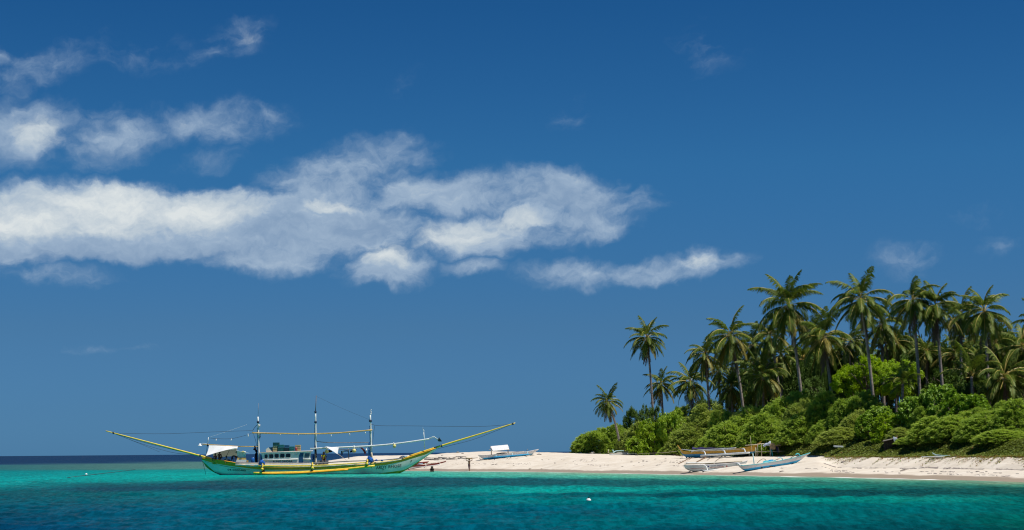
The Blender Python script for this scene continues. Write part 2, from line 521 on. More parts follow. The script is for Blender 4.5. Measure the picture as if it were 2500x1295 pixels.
# ------------------------------------------------------------------ sea
# seabed colour (sand shallows, reef, weed) by place, measured along eleven lines of sight
SEA = {
 0:   [(1117,20,50,85),(1133,20,52,88),(1136,50,105,110),(1147,45,108,110),(1151,0,128,130),(1170,0,152,150),(1186,0,140,138),(1196,5,100,105),(1206,8,82,92),(1230,8,84,100),(1260,4,70,95),(1295,4,60,95),(1340,4,56,92)],
 250: [(1115,20,50,86),(1130,22,55,90),(1133,72,116,112),(1146,70,118,112),(1150,0,140,138),(1165,0,158,152),(1176,0,148,142),(1182,14,95,100),(1196,22,70,88),(1203,5,92,98),(1250,4,80,105),(1295,4,65,100),(1340,4,60,96)],
 480: [(1112,20,52,90),(1126,22,58,94),(1129,82,126,118),(1143,85,130,120),(1149,10,140,135),(1160,5,165,155),(1171,0,150,142),(1176,18,88,95),(1195,18,66,84),(1206,0,110,115),(1225,5,95,110),(1260,4,80,110),(1295,4,70,105),(1340,4,64,100)],
 750: [(1110,20,52,92),(1122,24,60,98),(1128,30,90,110),(1140,10,140,135),(1156,20,165,152),(1163,35,172,156),(1168,22,88,96),(1193,18,84,92),(1204,0,108,112),(1240,0,86,110),(1295,4,70,105),(1340,4,64,100)],
 1000:[(1108,20,52,92),(1120,24,60,98),(1135,10,140,135),(1147,140,185,165),(1153,80,180,160),(1164,55,178,158),(1169,18,80,90),(1191,16,80,90),(1197,8,100,105),(1207,0,110,110),(1230,0,95,110),(1295,0,72,108),(1340,0,66,102)],
 1250:[(1107,20,52,92),(1118,24,60,98),(1135,20,150,140),(1151,165,185,160),(1155,100,178,155),(1164,60,172,150),(1169,18,86,92),(1189,18,84,90),(1194,0,150,142),(1202,0,155,145),(1207,0,108,114),(1225,0,112,116),(1240,0,90,110),(1295,0,72,105),(1340,0,66,100)],
 1500:[(1106,20,52,92),(1118,24,60,98),(1140,20,150,140),(1155,165,185,155),(1160,95,175,150),(1168,72,170,146),(1172,20,95,95),(1185,20,92,94),(1190,10,148,138),(1202,8,150,140),(1206,4,85,90),(1213,4,86,92),(1218,0,122,122),(1235,0,100,110),(1246,0,84,100),(1268,0,86,105),(1295,0,72,100),(1340,0,66,94)],
 1750:[(1104,20,52,92),(1140,20,150,140),(1160,160,180,150),(1164,90,165,140),(1171,58,152,132),(1176,25,96,96),(1182,24,96,95),(1188,10,140,125),(1196,8,140,128),(1201,0,80,86),(1211,0,80,85),(1217,0,130,125),(1230,0,110,114),(1260,0,92,106),(1295,0,65,95),(1340,0,60,88)],
 2000:[(1102,20,52,92),(1145,20,150,140),(1164,160,175,145),(1168,80,158,135),(1174,58,148,128),(1178,44,118,108),(1187,20,126,112),(1192,20,122,110),(1198,8,75,78),(1212,8,75,78),(1217,0,135,125),(1227,0,132,122),(1233,0,100,100),(1250,0,96,102),(1280,0,75,95),(1295,4,55,80),(1340,4,50,74)],
 2250:[(1100,20,52,92),(1150,20,150,140),(1169,160,170,140),(1174,75,150,126),(1180,48,125,110),(1188,40,110,100),(1196,15,80,80),(1211,15,78,80),(1218,10,130,120),(1227,8,128,118),(1233,0,105,105),(1260,0,90,100),(1285,0,65,85),(1340,0,52,72)],
 2500:[(1098,20,52,92),(1160,20,150,140),(1177,155,165,135),(1183,70,142,118),(1191,18,88,82),(1209,15,84,80),(1216,0,106,100),(1235,0,105,100),(1270,0,85,85),(1295,0,60,70),(1340,0,52,64)],
}
nu = 700
w_cols = np.concatenate([np.linspace(-9000, -420, 16)[:-1], np.linspace(-420, 2920, nu), np.linspace(2920, 12000, 18)[1:]])
drop = np.concatenate([[0.02, 0.06, 0.15, 0.3, 0.6], np.arange(1.0, 240, 0.34), np.array([250, 270, 300, 350, 420, 520, 700, 1000, 1600, 3000])])
UU, DR = np.meshgrid(w_cols, drop)
DD = CAM_H * F / (DR * math.cos(PITCH) ** 2)
DD = np.minimum(DD, 90000)
Wt = (UU - 1250) * math.cos(PITCH) / F
XX = Wt * DD
DD = np.where(np.abs(UU - 1250) > 2000, DD, DD)
# waves: wavelets with a spread of directions, faded where the grid can no longer carry them
dD = np.abs(np.gradient(DD, axis=0)); dX = np.abs(np.gradient(XX, axis=1))
rng = np.random.default_rng(5)
ZZ = np.zeros_like(XX); SL = np.zeros_like(XX)
for i in range(64):
    L = 0.5 * (14.0 ** rng.random())
    th = math.radians(rng.normal(-62, 34))
    kx, ky = math.cos(th) * 2 * math.pi / L, math.sin(th) * 2 * math.pi / L
    A = 0.0056 * L ** 0.80
    step = dD * abs(ky) / math.pi + dX * abs(kx) / math.pi
    fade = np.clip(1.25 - step * 1.6, 0, 1)
    ph = kx * XX + ky * DD + rng.random() * 6.28
    s = np.sin(ph)
    ZZ += A * fade * (s + 0.25 * np.cos(2 * ph))
ug = np.clip(u_of(XX, np.maximum(DD, 1)), 640, 4400)
inshore = np.interp(ug, G_U, G_D0) - DD
calm = np.clip(inshore / 40.0, 0.12, 1.0); calm = np.where((ug > 760) , calm, 1.0)
gust = 0.65 + 0.7 * fbm(XX * 0.03 + 3, DD * 0.012, 3)
ZZ *= calm * gust * np.where(DD > 900, 0, 1)
# seabed colours, edges broken up by patches of weed and sand
VH = 1104 - 0.008 * (UU - 1250)
pv = VH + DR
wob = (fbm(XX * 0.09 + 7, DD * 0.022 + 1, 4) - 0.5)
wob2 = (fbm(XX * 0.5 + 31, DD * 0.09 + 5, 4) - 0.5)
pvw = pv + np.clip(DR / 60, 0.25, 2.2) * (wob * 6.0 + wob2 * 3.0)
keys = sorted(SEA)
def sea_col(kv):
    t = np.array(SEA[kv], float)
    return np.stack([np.interp(pvw, t[:, 0], t[:, 1 + c]) for c in range(3)], -1)
cols = None
prev = sea_col(keys[0]); C = prev.copy()
uc = np.clip(UU, keys[0], keys[-1])
for a, bq in zip(keys[:-1], keys[1:]):
    nxt = sea_col(bq)
    selm = (uc >= a) & (uc <= bq)
    t = ((uc - a) / (bq - a))[..., None]
    C = np.where(selm[..., None], prev * (1 - t) + nxt * t, C)
    prev = nxt
C = C + sstep(1236, 1285, pv)[..., None] * np.array([0, 14, 0]) * sstep(-200, 700, UU)[..., None]
C = C / 255.0
Cl = np.where(C <= 0.04045, C / 12.92, ((C + 0.055) / 1.055) ** 2.4)
rgba = np.concatenate([Cl, np.ones(Cl.shape[:2] + (1,))], -1)
foam = sstep(1.7, 0.1, np.abs(inshore - 0.9)) * ((UU > 960) & (UU < 2700)) * sstep(0.32, 0.56, fbm(XX * 0.25, DD * 0.12, 3))
foam += sstep(1.6, 0.0, np.abs(inshore - 3.4 - 2.5 * (fbm(XX * .1, DD * .02, 2) - .5))) * sstep(0.42, 0.60, fbm(XX * 0.18 + 9, DD * 0.05, 3)) * ((UU > 1900) & (UU < 2350))
V = np.stack([XX, DD, ZZ], -1).reshape(-1, 3)
nr, nc = UU.shape
idx = np.arange(nr * nc).reshape(nr, nc)
Q = np.stack([idx[:-1, :-1], idx[1:, :-1], idx[1:, 1:], idx[:-1, 1:]], -1).reshape(-1, 4)

m, T, out = new_mat('sea_water')
co = T.n('ShaderNodeNewGeometry').outputs['Position']
at = T.n('ShaderNodeAttribute'); at.attribute_name = 'seabed'
fo = T.n('ShaderNodeAttribute'); fo.attribute_name = 'foam'
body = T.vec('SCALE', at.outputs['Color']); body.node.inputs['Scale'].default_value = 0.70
d = T.n('ShaderNodeBsdfDiffuse'); g = T.n('ShaderNodeBsdfGlossy')
rip = T.noise(T.vec('MULTIPLY', co, (1.5, 0.42, 1.0)), 1.0, 5.0, 0.62)
rip2 = T.noise(T.vec('MULTIPLY', co, (0.55, 0.10, 1.0)), 1.0, 4.0, 0.6)
hgt = T.math('ADD', T.math('MULTIPLY', rip, 0.35), rip2)
# light and shade of wavelet faces painted into the body colour by noise
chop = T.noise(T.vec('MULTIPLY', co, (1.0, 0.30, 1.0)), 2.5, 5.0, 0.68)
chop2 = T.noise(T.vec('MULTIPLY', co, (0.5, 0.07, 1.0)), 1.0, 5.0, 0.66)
wave_shade = T.math('MULTIPLY', T.mapr(chop, 0.34, 0.66, 0.70, 1.30), T.mapr(chop2, 0.3, 0.7, 0.82, 1.20))
body = T.vec('MULTIPLY', body, T.comb(wave_shade, wave_shade, wave_shade))
bp = T.n('ShaderNodeBump'); bp.inputs['Strength'].default_value = 1.0; bp.inputs['Distance'].default_value = 0.55
T.put(bp.inputs['Height'], hgt)
bd = T.n('ShaderNodeBump'); bd.inputs['Strength'].default_value = 0.6; bd.inputs['Distance'].default_value = 0.5
T.put(bd.inputs['Height'], hgt)
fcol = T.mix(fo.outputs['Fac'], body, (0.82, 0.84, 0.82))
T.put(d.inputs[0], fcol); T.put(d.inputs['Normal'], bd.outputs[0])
g.inputs['Roughness'].default_value = 0.12; T.put(g.inputs['Normal'], bp.outputs[0])
fr = T.n('ShaderNodeFresnel'); fr.inputs[0].default_value = 1.33; T.put(fr.inputs['Normal'], bp.outputs[0])
fac = T.math('MULTIPLY', fr.outputs[0], 0.15)        # the polarising filter takes most of the surface glare
fac = T.math('MULTIPLY', fac, T.math('SUBTRACT', 1.0, fo.outputs['Fac']))
mx = T.n('ShaderNodeMixShader'); T.put(mx.inputs[0], fac)
T.t.links.new(d.outputs[0], mx.inputs[1]); T.t.links.new(g.outputs[0], mx.inputs[2]); T.t.links.new(mx.outputs[0], out.inputs[0])
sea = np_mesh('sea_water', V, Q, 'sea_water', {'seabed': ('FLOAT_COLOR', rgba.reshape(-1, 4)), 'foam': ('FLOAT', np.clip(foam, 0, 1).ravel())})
tag(sea, kind='structure', label='turquoise shallows over sand and dark reef, deep blue sea beyond')

# ------------------------------------------------------------------ vegetation materials
leaf_mat('feather_leaf', (0.205, 0.350, 0.036), (0.430, 0.560, 0.085), trans=0.54, gloss=0.03)
leaf_mat('olive_leaf', (0.240, 0.345, 0.060), (0.440, 0.520, 0.115), trans=0.48, gloss=0.02)
leaf_mat('broad_leaf', (0.160, 0.320, 0.012), (0.390, 0.530, 0.028), trans=0.46, gloss=0.05)
leaf_mat('vine_leaf', (0.120, 0.265, 0.016), (0.290, 0.440, 0.032), trans=0.44, gloss=0.05)
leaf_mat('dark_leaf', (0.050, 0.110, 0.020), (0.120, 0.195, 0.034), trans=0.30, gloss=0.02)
leaf_mat('lime_leaf', (0.215, 0.390, 0.008), (0.370, 0.520, 0.014), trans=0.48, gloss=0.04)
leaf_mat('palm_leaf', (0.050, 0.100, 0.012), (0.150, 0.200, 0.024), trans=0.34, gloss=0.04)
leaf_mat('palm_leaf_old', (0.130, 0.135, 0.024), (0.240, 0.195, 0.045), trans=0.30, gloss=0.04)
leaf_mat('palm_leaf_dead', (0.095, 0.068, 0.055), (0.160, 0.115, 0.090), trans=0.15, gloss=0.02)
paint('palm_rib', (0.46, 0.34, 0.07), 0.5, 0.2, 4.0)
paint('palm_trunk', (0.25, 0.215, 0.19), 0.9, 0.25, 2.2, grime=(0.10, 0.085, 0.075), bump=0.8, bscale=9.0, stretch=(0.6, 0.6, 3.0))
paint('bark', (0.16, 0.125, 0.095), 0.9, 0.3, 5.0)
paint('grey_twig', (0.30, 0.26, 0.23), 0.9, 0.25, 5.0)
paint('coconut', (0.16, 0.13, 0.03), 0.5, 0.3, 9.0)
paint('palm_flower', (0.62, 0.55, 0.42), 0.8, 0.15, 9.0)

def tri_fill(n, k):
    return np.arange(n * k).reshape(n, k)

# ------------------------------------------------------------------ coconut palms
def make_frond(seed, elev, L=1.0, dead=False):
    """unit-length frond: rib arches outward along +x, leaflets hang from it"""
    r = np.random.default_rng(seed)
    ns = 26
    bend = math.radians({80: 46, 58: 78, 36: 88, 14: 80, -8: 66, -30: 48, -55: 26, -78: 8}[elev]) * r.uniform(0.85, 1.15)
    a = math.radians(elev); p = np.zeros(3); pts = [p.copy()]; tang = []
    side_bend = r.uniform(-0.25, 0.25)
    for i in range(ns):
        s = (i + 0.5) / ns
        an = a - bend * s ** 1.35
        t = np.array([math.cos(an), side_bend * s * s * 0.6, math.sin(an)]); t /= np.linalg.norm(t)
        tang.append(t); p = p + t * L / ns; pts.append(p.copy())
    tang.append(tang[-1]); pts = np.array(pts); tang = np.array(tang)
    V = []; Fq = []; tint = []
    nl = 44
    droop = 0.85 if not dead else 1.6
    for sd in (-1, 1):
        for j in range(nl):
            s = 0.17 + 0.83 * (j + r.uniform(0, 0.7)) / nl
            if r.random() < (0.10 if not dead else 0.3): continue
            f = s * ns; k = min(int(f), ns - 1); q = pts[k] + (pts[k + 1] - pts[k]) * (f - k); t = tang[k]
            up = np.array([0, 0, 1.0]); sidev = np.cross(t, up); sidev /= (np.linalg.norm(sidev) + 1e-6); sidev *= sd
            prof = 0.25 * (1 - 0.72 * max(0, (s - 0.55) / 0.45) ** 1.4) * min(1, (s - 0.05) / 0.22) * r.uniform(0.7, 1.2)
            d1 = sidev * 0.82 + t * (0.55 + 0.5 * s) + np.array([0, 0, 0.12 - 0.35 * droop * r.uniform(0.6, 1.4)]); d1 /= np.linalg.norm(d1)
            d2 = sidev * 0.42 + t * (0.45 + 0.5 * s) + np.array([0, 0, -1.0 * droop * r.uniform(0.7, 1.5)]); d2 /= np.linalg.norm(d2)
            w = 0.0145 * r.uniform(0.8, 1.2)
            m1 = q + d1 * prof * 0.55; m2 = m1 + d2 * prof * 0.5
            wv = t * w
            n = len(V)
            V += [q - wv * 0.6, q + wv * 0.6, m1 + wv, m1 - wv, m2 + wv * 0.2, m2 - wv * 0.2]
            Fq += [(n, n + 1, n + 2, n + 3), (n + 3, n + 2, n + 4, n + 5)]
            tt = r.uniform(0.1, 0.8); tint += [tt] * 6
    nleaf = len(Fq)
    # rib
    for i in range(ns + 1):
        w = 0.012 * (1 - 0.85 * i / ns)
        t = tang[i]; sdv = np.cross(t, [0, 0, 1.0]); sdv /= np.linalg.norm(sdv) + 1e-6; upv = np.cross(sdv, t)
        V += [pts[i] + sdv * w, pts[i] + upv * w * 1.1, pts[i] - sdv * w]; tint += [0.5] * 3
        if i < ns:
            n = len(V) - 3
            for c in range(3):
                c2 = (c + 1) % 3
                Fq.append((n + c, n + c2, n + 3 + c2, n + 3 + c))
    kind = 'palm_leaf_dead' if dead else ('palm_leaf_old' if seed % 5 == 3 and elev < 0 else 'palm_leaf')
    me = np_mesh('frond', np.array(V), np.array(Fq), [kind, 'palm_rib' if not dead else 'palm_leaf_dead'], {'tint': ('FLOAT', tint)}, smooth=False, link=False)
    mi = np.zeros(len(Fq), np.int32); mi[nleaf:] = 1
    me.polygons.foreach_set('material_index', mi)
    return me
ELEVS = [80, 58, 36, 14, -8, -30, -55]
FROND = {e: [make_frond(100 * i + s, e) for s in range(4)] for i, e in enumerate(ELEVS)}
FROND_DEAD = [make_frond(900 + s, -78, dead=True) for s in range(3)]
bm = bmesh.new(); bmesh.ops.create_icosphere(bm, subdivisions=1, radius=0.13)
COCO = bpy.data.meshes.new('coconut'); bm.to_mesh(COCO); bm.free(); COCO.materials.append(MATS['coconut'])
bm = bmesh.new()
for k in range(9):
    bmesh.ops.create_cone(bm, segments=4, radius1=0.035, radius2=0.01, depth=0.5, cap_ends=True, matrix=Matrix.Rotation(k * 0.7, 4, 'Z') @ Matrix.Rotation(0.35 + 0.08 * (k % 3), 4, 'X') @ Matrix.Translation((0, 0, 0.25)))
FLOWER = bpy.data.meshes.new('flower_spray'); bm.to_mesh(FLOWER); bm.free(); FLOWER.materials.append(MATS['palm_flower'])

def palm(uc, vc, ub, r_px, D, label, n=36, dead=3, lean=0.5, young=False, group='coconut palms on the island', ycut=None):
    seed = int(uc * 7 + vc); r = random.Random(seed)
    top = P(uc, vc, D)
    xb = P(ub, 1100, D).x
    base = Vector((xb, D + r.uniform(-0.5, 0.5), ground(xb, D) - 0.15))
    root = empty('palm_tree', base)
    tag(root, label, 'palm tree', group)
    tp = top - base
    mid = Vector((tp.x * lean, tp.y * 0.5, tp.z * 0.52))
    pts = [((1 - t) ** 2) * Vector((0, 0, 0)) + 2 * t * (1 - t) * mid + t * t * tp for t in [i / 16 for i in range(17)]]
    fl = r_px * 1.40 * D / F
    r0 = 0.155 + fl * 0.012
    rad = [r0 * (1.55 - 0.55 * min(1, i / 2.0)) if i < 2 else r0 * (1 - 0.30 * i / 16) for i in range(17)]
    mb = MB(); mb.tube(pts, rad, 8)
    # leaf-scar rings standing a little proud of the trunk
    mb.build('trunk', 'palm_trunk', root)
    ga = 2.399963
    gap = r.uniform(0.0, 0.12); tilt_a = r.uniform(0, 6.28); tilt_s = r.uniform(0, 10)
    for i in range(n):
        f = (i + 0.5) / n
        if r.random() < gap: continue
        e = 84 - 146 * f ** 0.90 if not young else 84 - 80 * f
        e += r.uniform(-13, 13) + tilt_s * math.cos(i * ga - tilt_a)
        ek = min(ELEVS, key=lambda q: abs(q - e))
        o = bpy.data.objects.new('frond', r.choice(FROND[ek]))
        COL.objects.link(o); o.parent = root
        o.location = tp + Vector((0, 0, 0.10 * fl * (1 - f) - 0.05))
        k = fl * (1.0 + r.uniform(-0.2, 0.14)) * (0.9 if f < 0.12 else 1.0)
        o.scale = (k, k * r.choice((-1, 1)), k)
        o.rotation_euler = (math.radians(r.uniform(-7, 7)), math.radians(e - ek) * -0.5, i * ga + r.uniform(-0.25, 0.25))
    for i in range(dead):
        o = bpy.data.objects.new('dead_frond', FROND_DEAD[i % 3]); COL.objects.link(o); o.parent = root
        o['label'] = 'withered brown frond hanging down the trunk'
        o.location = tp + Vector((0, 0, -0.1)); k = fl * r.uniform(0.85, 1.1); o.scale = (k, k, k)
        o.rotation_euler = (0, 0, r.uniform(0, 6.28))
    if not young:
        for i in range(r.randint(3, 6)):
            a = r.uniform(0, 6.28)
            o = bpy.data.objects.new('coconut', COCO); COL.objects.link(o); o.parent = root
            o.location = tp + Vector((math.cos(a) * 0.30, math.sin(a) * 0.30, -0.25 - 0.2 * r.random()))
        for i in range(2):
            o = bpy.data.objects.new('flower_spray', FLOWER); COL.objects.link(o); o.parent = root
            o.location = tp + Vector((0.1 * (i * 2 - 1), -0.15, -0.05)); o.rotation_euler = (r.uniform(1.2, 2.4), 0, r.uniform(-1.2, 1.2)); o.scale = (0.9, 0.9, 1.0)
    return root

def crest_D(u): return float(np.interp(u, G_U, G_D0) + np.interp(u, G_U, G_DW))
PALMS = [
 # uc, vc, ub, radius px, extra distance, label, kw
 (1484,983,1516,33,-9,'short lone palm leaning left over the end of the beach',dict(dead=3,lean=0.15)),
 (1580,828,1598,43,12,'tall lone palm standing apart at the left end of the grove',dict(dead=4,lean=0.25)),
 (1614,940,1622,36,18,'low palm close beside the trunk of the tall lone palm',dict(dead=1)),
 (1686,938,1692,45,16,'low palm with one drooping yellow rib, left of the slim grey-trunked palm',dict(dead=2)),
 (1722,868,1738,45,14,'slim palm with brown skirt of dead fronds on a grey trunk',dict(dead=5)),
 (1784,824,1820,60,12,'broad palm with curved leaning trunk, first of the high grove palms',dict(dead=4,lean=0.15)),
 (1838,842,1852,46,26,'dark palm half hidden behind the broad curved-trunk palm',dict(dead=3)),
 (1786,945,1792,42,22,'low spreading palm under the broad curved-trunk palm',dict(dead=1)),
 (1862,922,1868,54,12,'low palm with bright yellow rib pointing straight down at the shrub top',dict(dead=1)),
 (1880,822,1914,46,14,'palm with pale mottled trunk left of the tallest palm',dict(dead=2,lean=0.2)),
 (1925,752,1964,74,10,'tallest palm of the grove with long arching fronds',dict(dead=1,lean=0.2,n=40)),
 (1908,868,1912,40,30,'dark palm in the shade below the tallest palm',dict(dead=3)),
 (2012,828,2038,60,12,'wide palm with slanting trunk right of the tallest palm',dict(dead=4,lean=0.25)),
 (2102,736,2138,64,8,'tall palm with pale trunk rising before the lime-green tree',dict(dead=2,lean=0.25)),
 (2152,792,2160,58,26,'dense palm just behind the pale-trunked tall palm',dict(dead=3)),
 (2188,838,2190,48,34,'drooping palm between the pale-trunked palm and the paired palms',dict(dead=2)),
 (2228,738,2252,60,10,'left palm of the close pair on slim trunks',dict(dead=4,lean=0.3)),
 (2284,752,2307,62,14,'right palm of the close pair, fronds blown upright',dict(dead=3,lean=0.3)),
 (2346,772,2350,52,30,'palm crown showing behind the close pair and the rightmost tall palm',dict(dead=2)),
 (2403,764,2418,64,14,'rightmost tall palm with a bare spike above its crown',dict(dead=3,lean=0.3)),
 (2262,862,2266,44,32,'small palm with splayed yellow ribs under the close pair',dict(dead=1)),
 (2430,845,2434,50,26,'palm hanging low beneath the rightmost tall palm',dict(dead=3)),
 (2204,938,2206,44,8,'young upright palm without visible trunk among the vine-covered shrubs',dict(young=True,n=13,dead=0)),
 (2372,920,2378,62,10,'young palm with upswept fronds below the shaded palms',dict(young=True,n=18,dead=1)),
 (2452,925,2456,66,14,'bushy low palm at the right side of the shrub slope',dict(dead=1)),
 (2496,850,2500,56,26,'palm cut by the right edge of the photo',dict(dead=2)),
 (2330,868,2332,52,34,'shaded palm deep in the grove above the young palms',dict(dead=2)),
 (2075,838,2078,46,40,'palm far back between the slanting trunk and the pale trunk',dict(dead=2)),
]
for (uc, vc, ub, rp, ex, lab, kw) in PALMS:
    palm(uc, vc, ub, rp, crest_D(uc) + 12 + ex, lab, **kw)
BACK = [(1960,880,40,48),(1935,905,44,44),(2050,880,46,50),(2120,880,50,44),(2300,905,46,46),(2400,905,40,50),(2470,890,46,48),(1820,900,44,40),(2240,905,50,42),(1985,815,50,46),(2360,835,46,48),(2545,800,30,62),(2560,900,20,60),(1755,905,44,36)]
for (uc, vc, ex, rp) in BACK:
    palm(uc, vc, uc + 8, rp, crest_D(min(uc, 2500)) + 14 + ex, 'shaded palm crown filling the dark background of the grove', n=32, dead=4, group='background palms of the grove')

# ------------------------------------------------------------------ shrubs and trees
def make_crown(seed, style, clumps, per):
    """leaf clumps spread through a dome of unit half-width and unit height"""
    r = np.random.default_rng(seed)
    V = []; tint = []
    lobes = [(r.uniform(-0.55, 0.55), r.uniform(-0.4, 0.4), r.uniform(0.2, 0.66), r.uniform(*((0.36, 0.58) if style != 'feather' else (0.24, 0.48)))) for _ in range(9 if style != 'feather' else 18)]
    lobes.append((0, 0, 0.5, 0.5))
    cs = []
    if style == 'feather':
        # wide undulating canopy that slopes down to the ground all round
        ox, oy = r.uniform(0, 50, 2)
        while len(cs) < clumps:
            x, y = r.uniform(-1, 1, 2)
            q2 = x * x + y * y
            if q2 > 1: continue
            hn = float(fbm(np.array([x * 2.2 + ox]), np.array([y * 2.2 + oy]), 3)[0])
            h = (1 - q2 ** 1.3) ** 0.75 * (0.72 + 0.56 * (hn - 0.25))
            z = h * (1 - 0.35 * r.random() ** 2.0) if r.random() < 0.8 else h * r.uniform(0.2, 0.9)
            if z < 0.03: z = 0.03
            d = np.array([x * 1.1, y * 1.1, 0.55]); d /= np.linalg.norm(d)
            cs.append((np.array([x, y, z]), d))
    while len(cs) < clumps:
        lx, ly, lz, lr = lobes[r.integers(len(lobes))]
        d = r.normal(size=3); d /= np.linalg.norm(d)
        if d[2] < -0.55 or (d[1] > 0.75): continue
        rr = lr * r.uniform(0.72, 1.04)
        c = np.array([lx, ly, lz]) + d * rr * np.array([1, 1, 0.85])
        if c[2] < 0.03: continue
        inside = sum(1 for (a, b_, c_, q) in lobes if np.linalg.norm((c - np.array([a, b_, c_])) / np.array([1, 1, .85])) < q * 0.66)
        if inside: continue
        cs.append((c, d))
    for c, d in cs:
        cr = r.uniform(0.055, 0.145) if style != 'broad' else r.uniform(0.07, 0.13)
        ct = r.uniform(0, 1) * 0.75 + 0.1
        n = int(per * r.uniform(0.6, 1.4))
        q = r.normal(size=(n, 3)); q /= np.linalg.norm(q, axis=1)[:, None]
        q *= (r.random(n) ** 0.5)[:, None] * cr
        flat = 0.6 if style == 'feather' else 0.7
        q[:, 2] *= flat
        pc = c + q
        out = q / cr + d * 0.9; out[:, 2] += 0.25
        if style == 'feather':
            # long drooping sprays pointing outward
            dirv = out + np.array([0.25, 0, 0.1]) + r.normal(size=(n, 3)) * 0.5; dirv[:, 2] = dirv[:, 2] * 0.5
            ln, wd = r.uniform(0.05, 0.125, n), r.uniform(0.008, 0.016, n)
        else:
            dirv = r.normal(size=(n, 3)); dirv[:, 2] *= 0.4
            ln, wd = (r.uniform(0.045, 0.085, n), r.uniform(0.026, 0.046, n)) if style == 'broad' else (r.uniform(0.028, 0.05, n), r.uniform(0.014, 0.024, n))
        dirv /= np.linalg.norm(dirv, axis=1)[:, None]
        nrm = out * 0.55 + np.array([0.25, -0.35, 1.0]) + r.normal(size=(n, 3)) * 0.42
        sd = np.cross(dirv, nrm); sd /= np.linalg.norm(sd, axis=1)[:, None] + 1e-6
        a = pc - dirv * ln[:, None] * 0.5; b = pc + dirv * ln[:, None] * 0.5
        b[:, 2] -= ln * (0.22 if style == 'feather' else 0.1)
        w = sd * wd[:, None]
        quad = np.stack([a, pc + w, b, pc - w], 1)       # leaf-shaped diamond
        V.append(quad.reshape(-1, 3)); tint.append(np.repeat(np.clip(ct + r.normal(size=n) * 0.14, 0, 1), 4))
    V = np.concatenate(V); tint = np.concatenate(tint)
    return V, np.arange(len(V)).reshape(-1, 4), tint

CROWNS = {}
def crown_mesh(style, mat, k):
    key = (style, mat, k)
    if key not in CROWNS:
        cl, per = {'feather': (520, 58), 'broad': (240, 42), 'small': (240, 80)}[style]
        V, Q, t = make_crown(hash((style, k)) % 1000 if False else {'feather': 10, 'broad': 40, 'small': 70}[style] + k, style, cl, per)
        CROWNS[key] = np_mesh('crown', V, Q, mat, {'tint': ('FLOAT', t)}, smooth=False, link=False)
    return CROWNS[key]

def make_wood(seed, forks=9):
    r = random.Random(seed); mb = MB()
    for i in range(forks):
        a = r.uniform(0, 6.28); sp = r.uniform(0.25, 0.8); h = r.uniform(0.55, 0.9)
        e = Vector((math.cos(a) * sp, math.sin(a) * sp * 0.8, h)); m_ = Vector((e.x * 0.3, e.y * 0.3, h * 0.45))
        pts = curve_pts([(0, 0, -0.05), m_, e], 5)
        mb.tube(pts, [0.03 * (1 - 0.14 * j) for j in range(6)], 5, caps=False)
        for q in range(3):
            t = pts[2 + q]; b2 = t + Vector((r.uniform(-.3, .3), r.uniform(-.3, .3), r.uniform(0.05, .25)))
            mb.tube([t, t.lerp(b2, .5) + Vector((0, 0, .03)), b2], [0.012, 0.008, 0.004], 4, caps=False)
    return mb
WOOD = [make_wood(i).mesh('branches', 'bark') for i in range(4)]
WOOD_GREY = [make_wood(20 + i, 16).mesh('branches', 'grey_twig') for i in range(2)]

_sk = [0]
def shrub(u, vtop, hw, ex, style, mat, label, name='shrub', cat='shrub', group='shrubs on the island slope', wood=None, depth=0.8, vbot=None):
    """a shrub whose dome reaches row vtop, half-width hw pixels, ex metres behind the beach crest"""
    _sk[0] += 1; k = _sk[0]
    D = crest_D(u) + ex
    c = P(u, vtop, D)
    g = ground(c.x, D) - 0.1
    root = empty(name, (c.x, D, g)); tag(root, label, cat, group)
    lift = max(0.0, P(u, vbot, D).z - g) if vbot else 0.0
    h = c.z - g - lift; w = hw * D / F
    rz = (k * 2.1) % 6.28
    o = bpy.data.objects.new('crown', crown_mesh(style, mat, k % 3)); COL.objects.link(o); o.parent = root
    rr = (-0.5, 0.35, 2.7, 3.5)[k % 4] if style != 'feather' else (-0.35, 0.0, 0.35, 0.15)[k % 4]
    o.rotation_euler = (0, 0, rr); o.scale = (w * 1.0, w * depth, h * 0.98)
    o.location.z = lift
    if lift:
        mb = MB(); mb.tube([(0, 0, -.1), (.12, 0, lift * .5), (0, .1, lift + h * .3)], [.24, .17, .09], 7); mb.build('trunk', 'bark', root)
    t = bpy.data.objects.new('branches', (wood or WOOD)[k % len(wood or WOOD)]); COL.objects.link(t); t.parent = root
    t.location.z = lift; t.rotation_euler = (0, 0, rr + 1); t.scale = (w * 0.9, w * 0.7, h * 0.9)
    return root

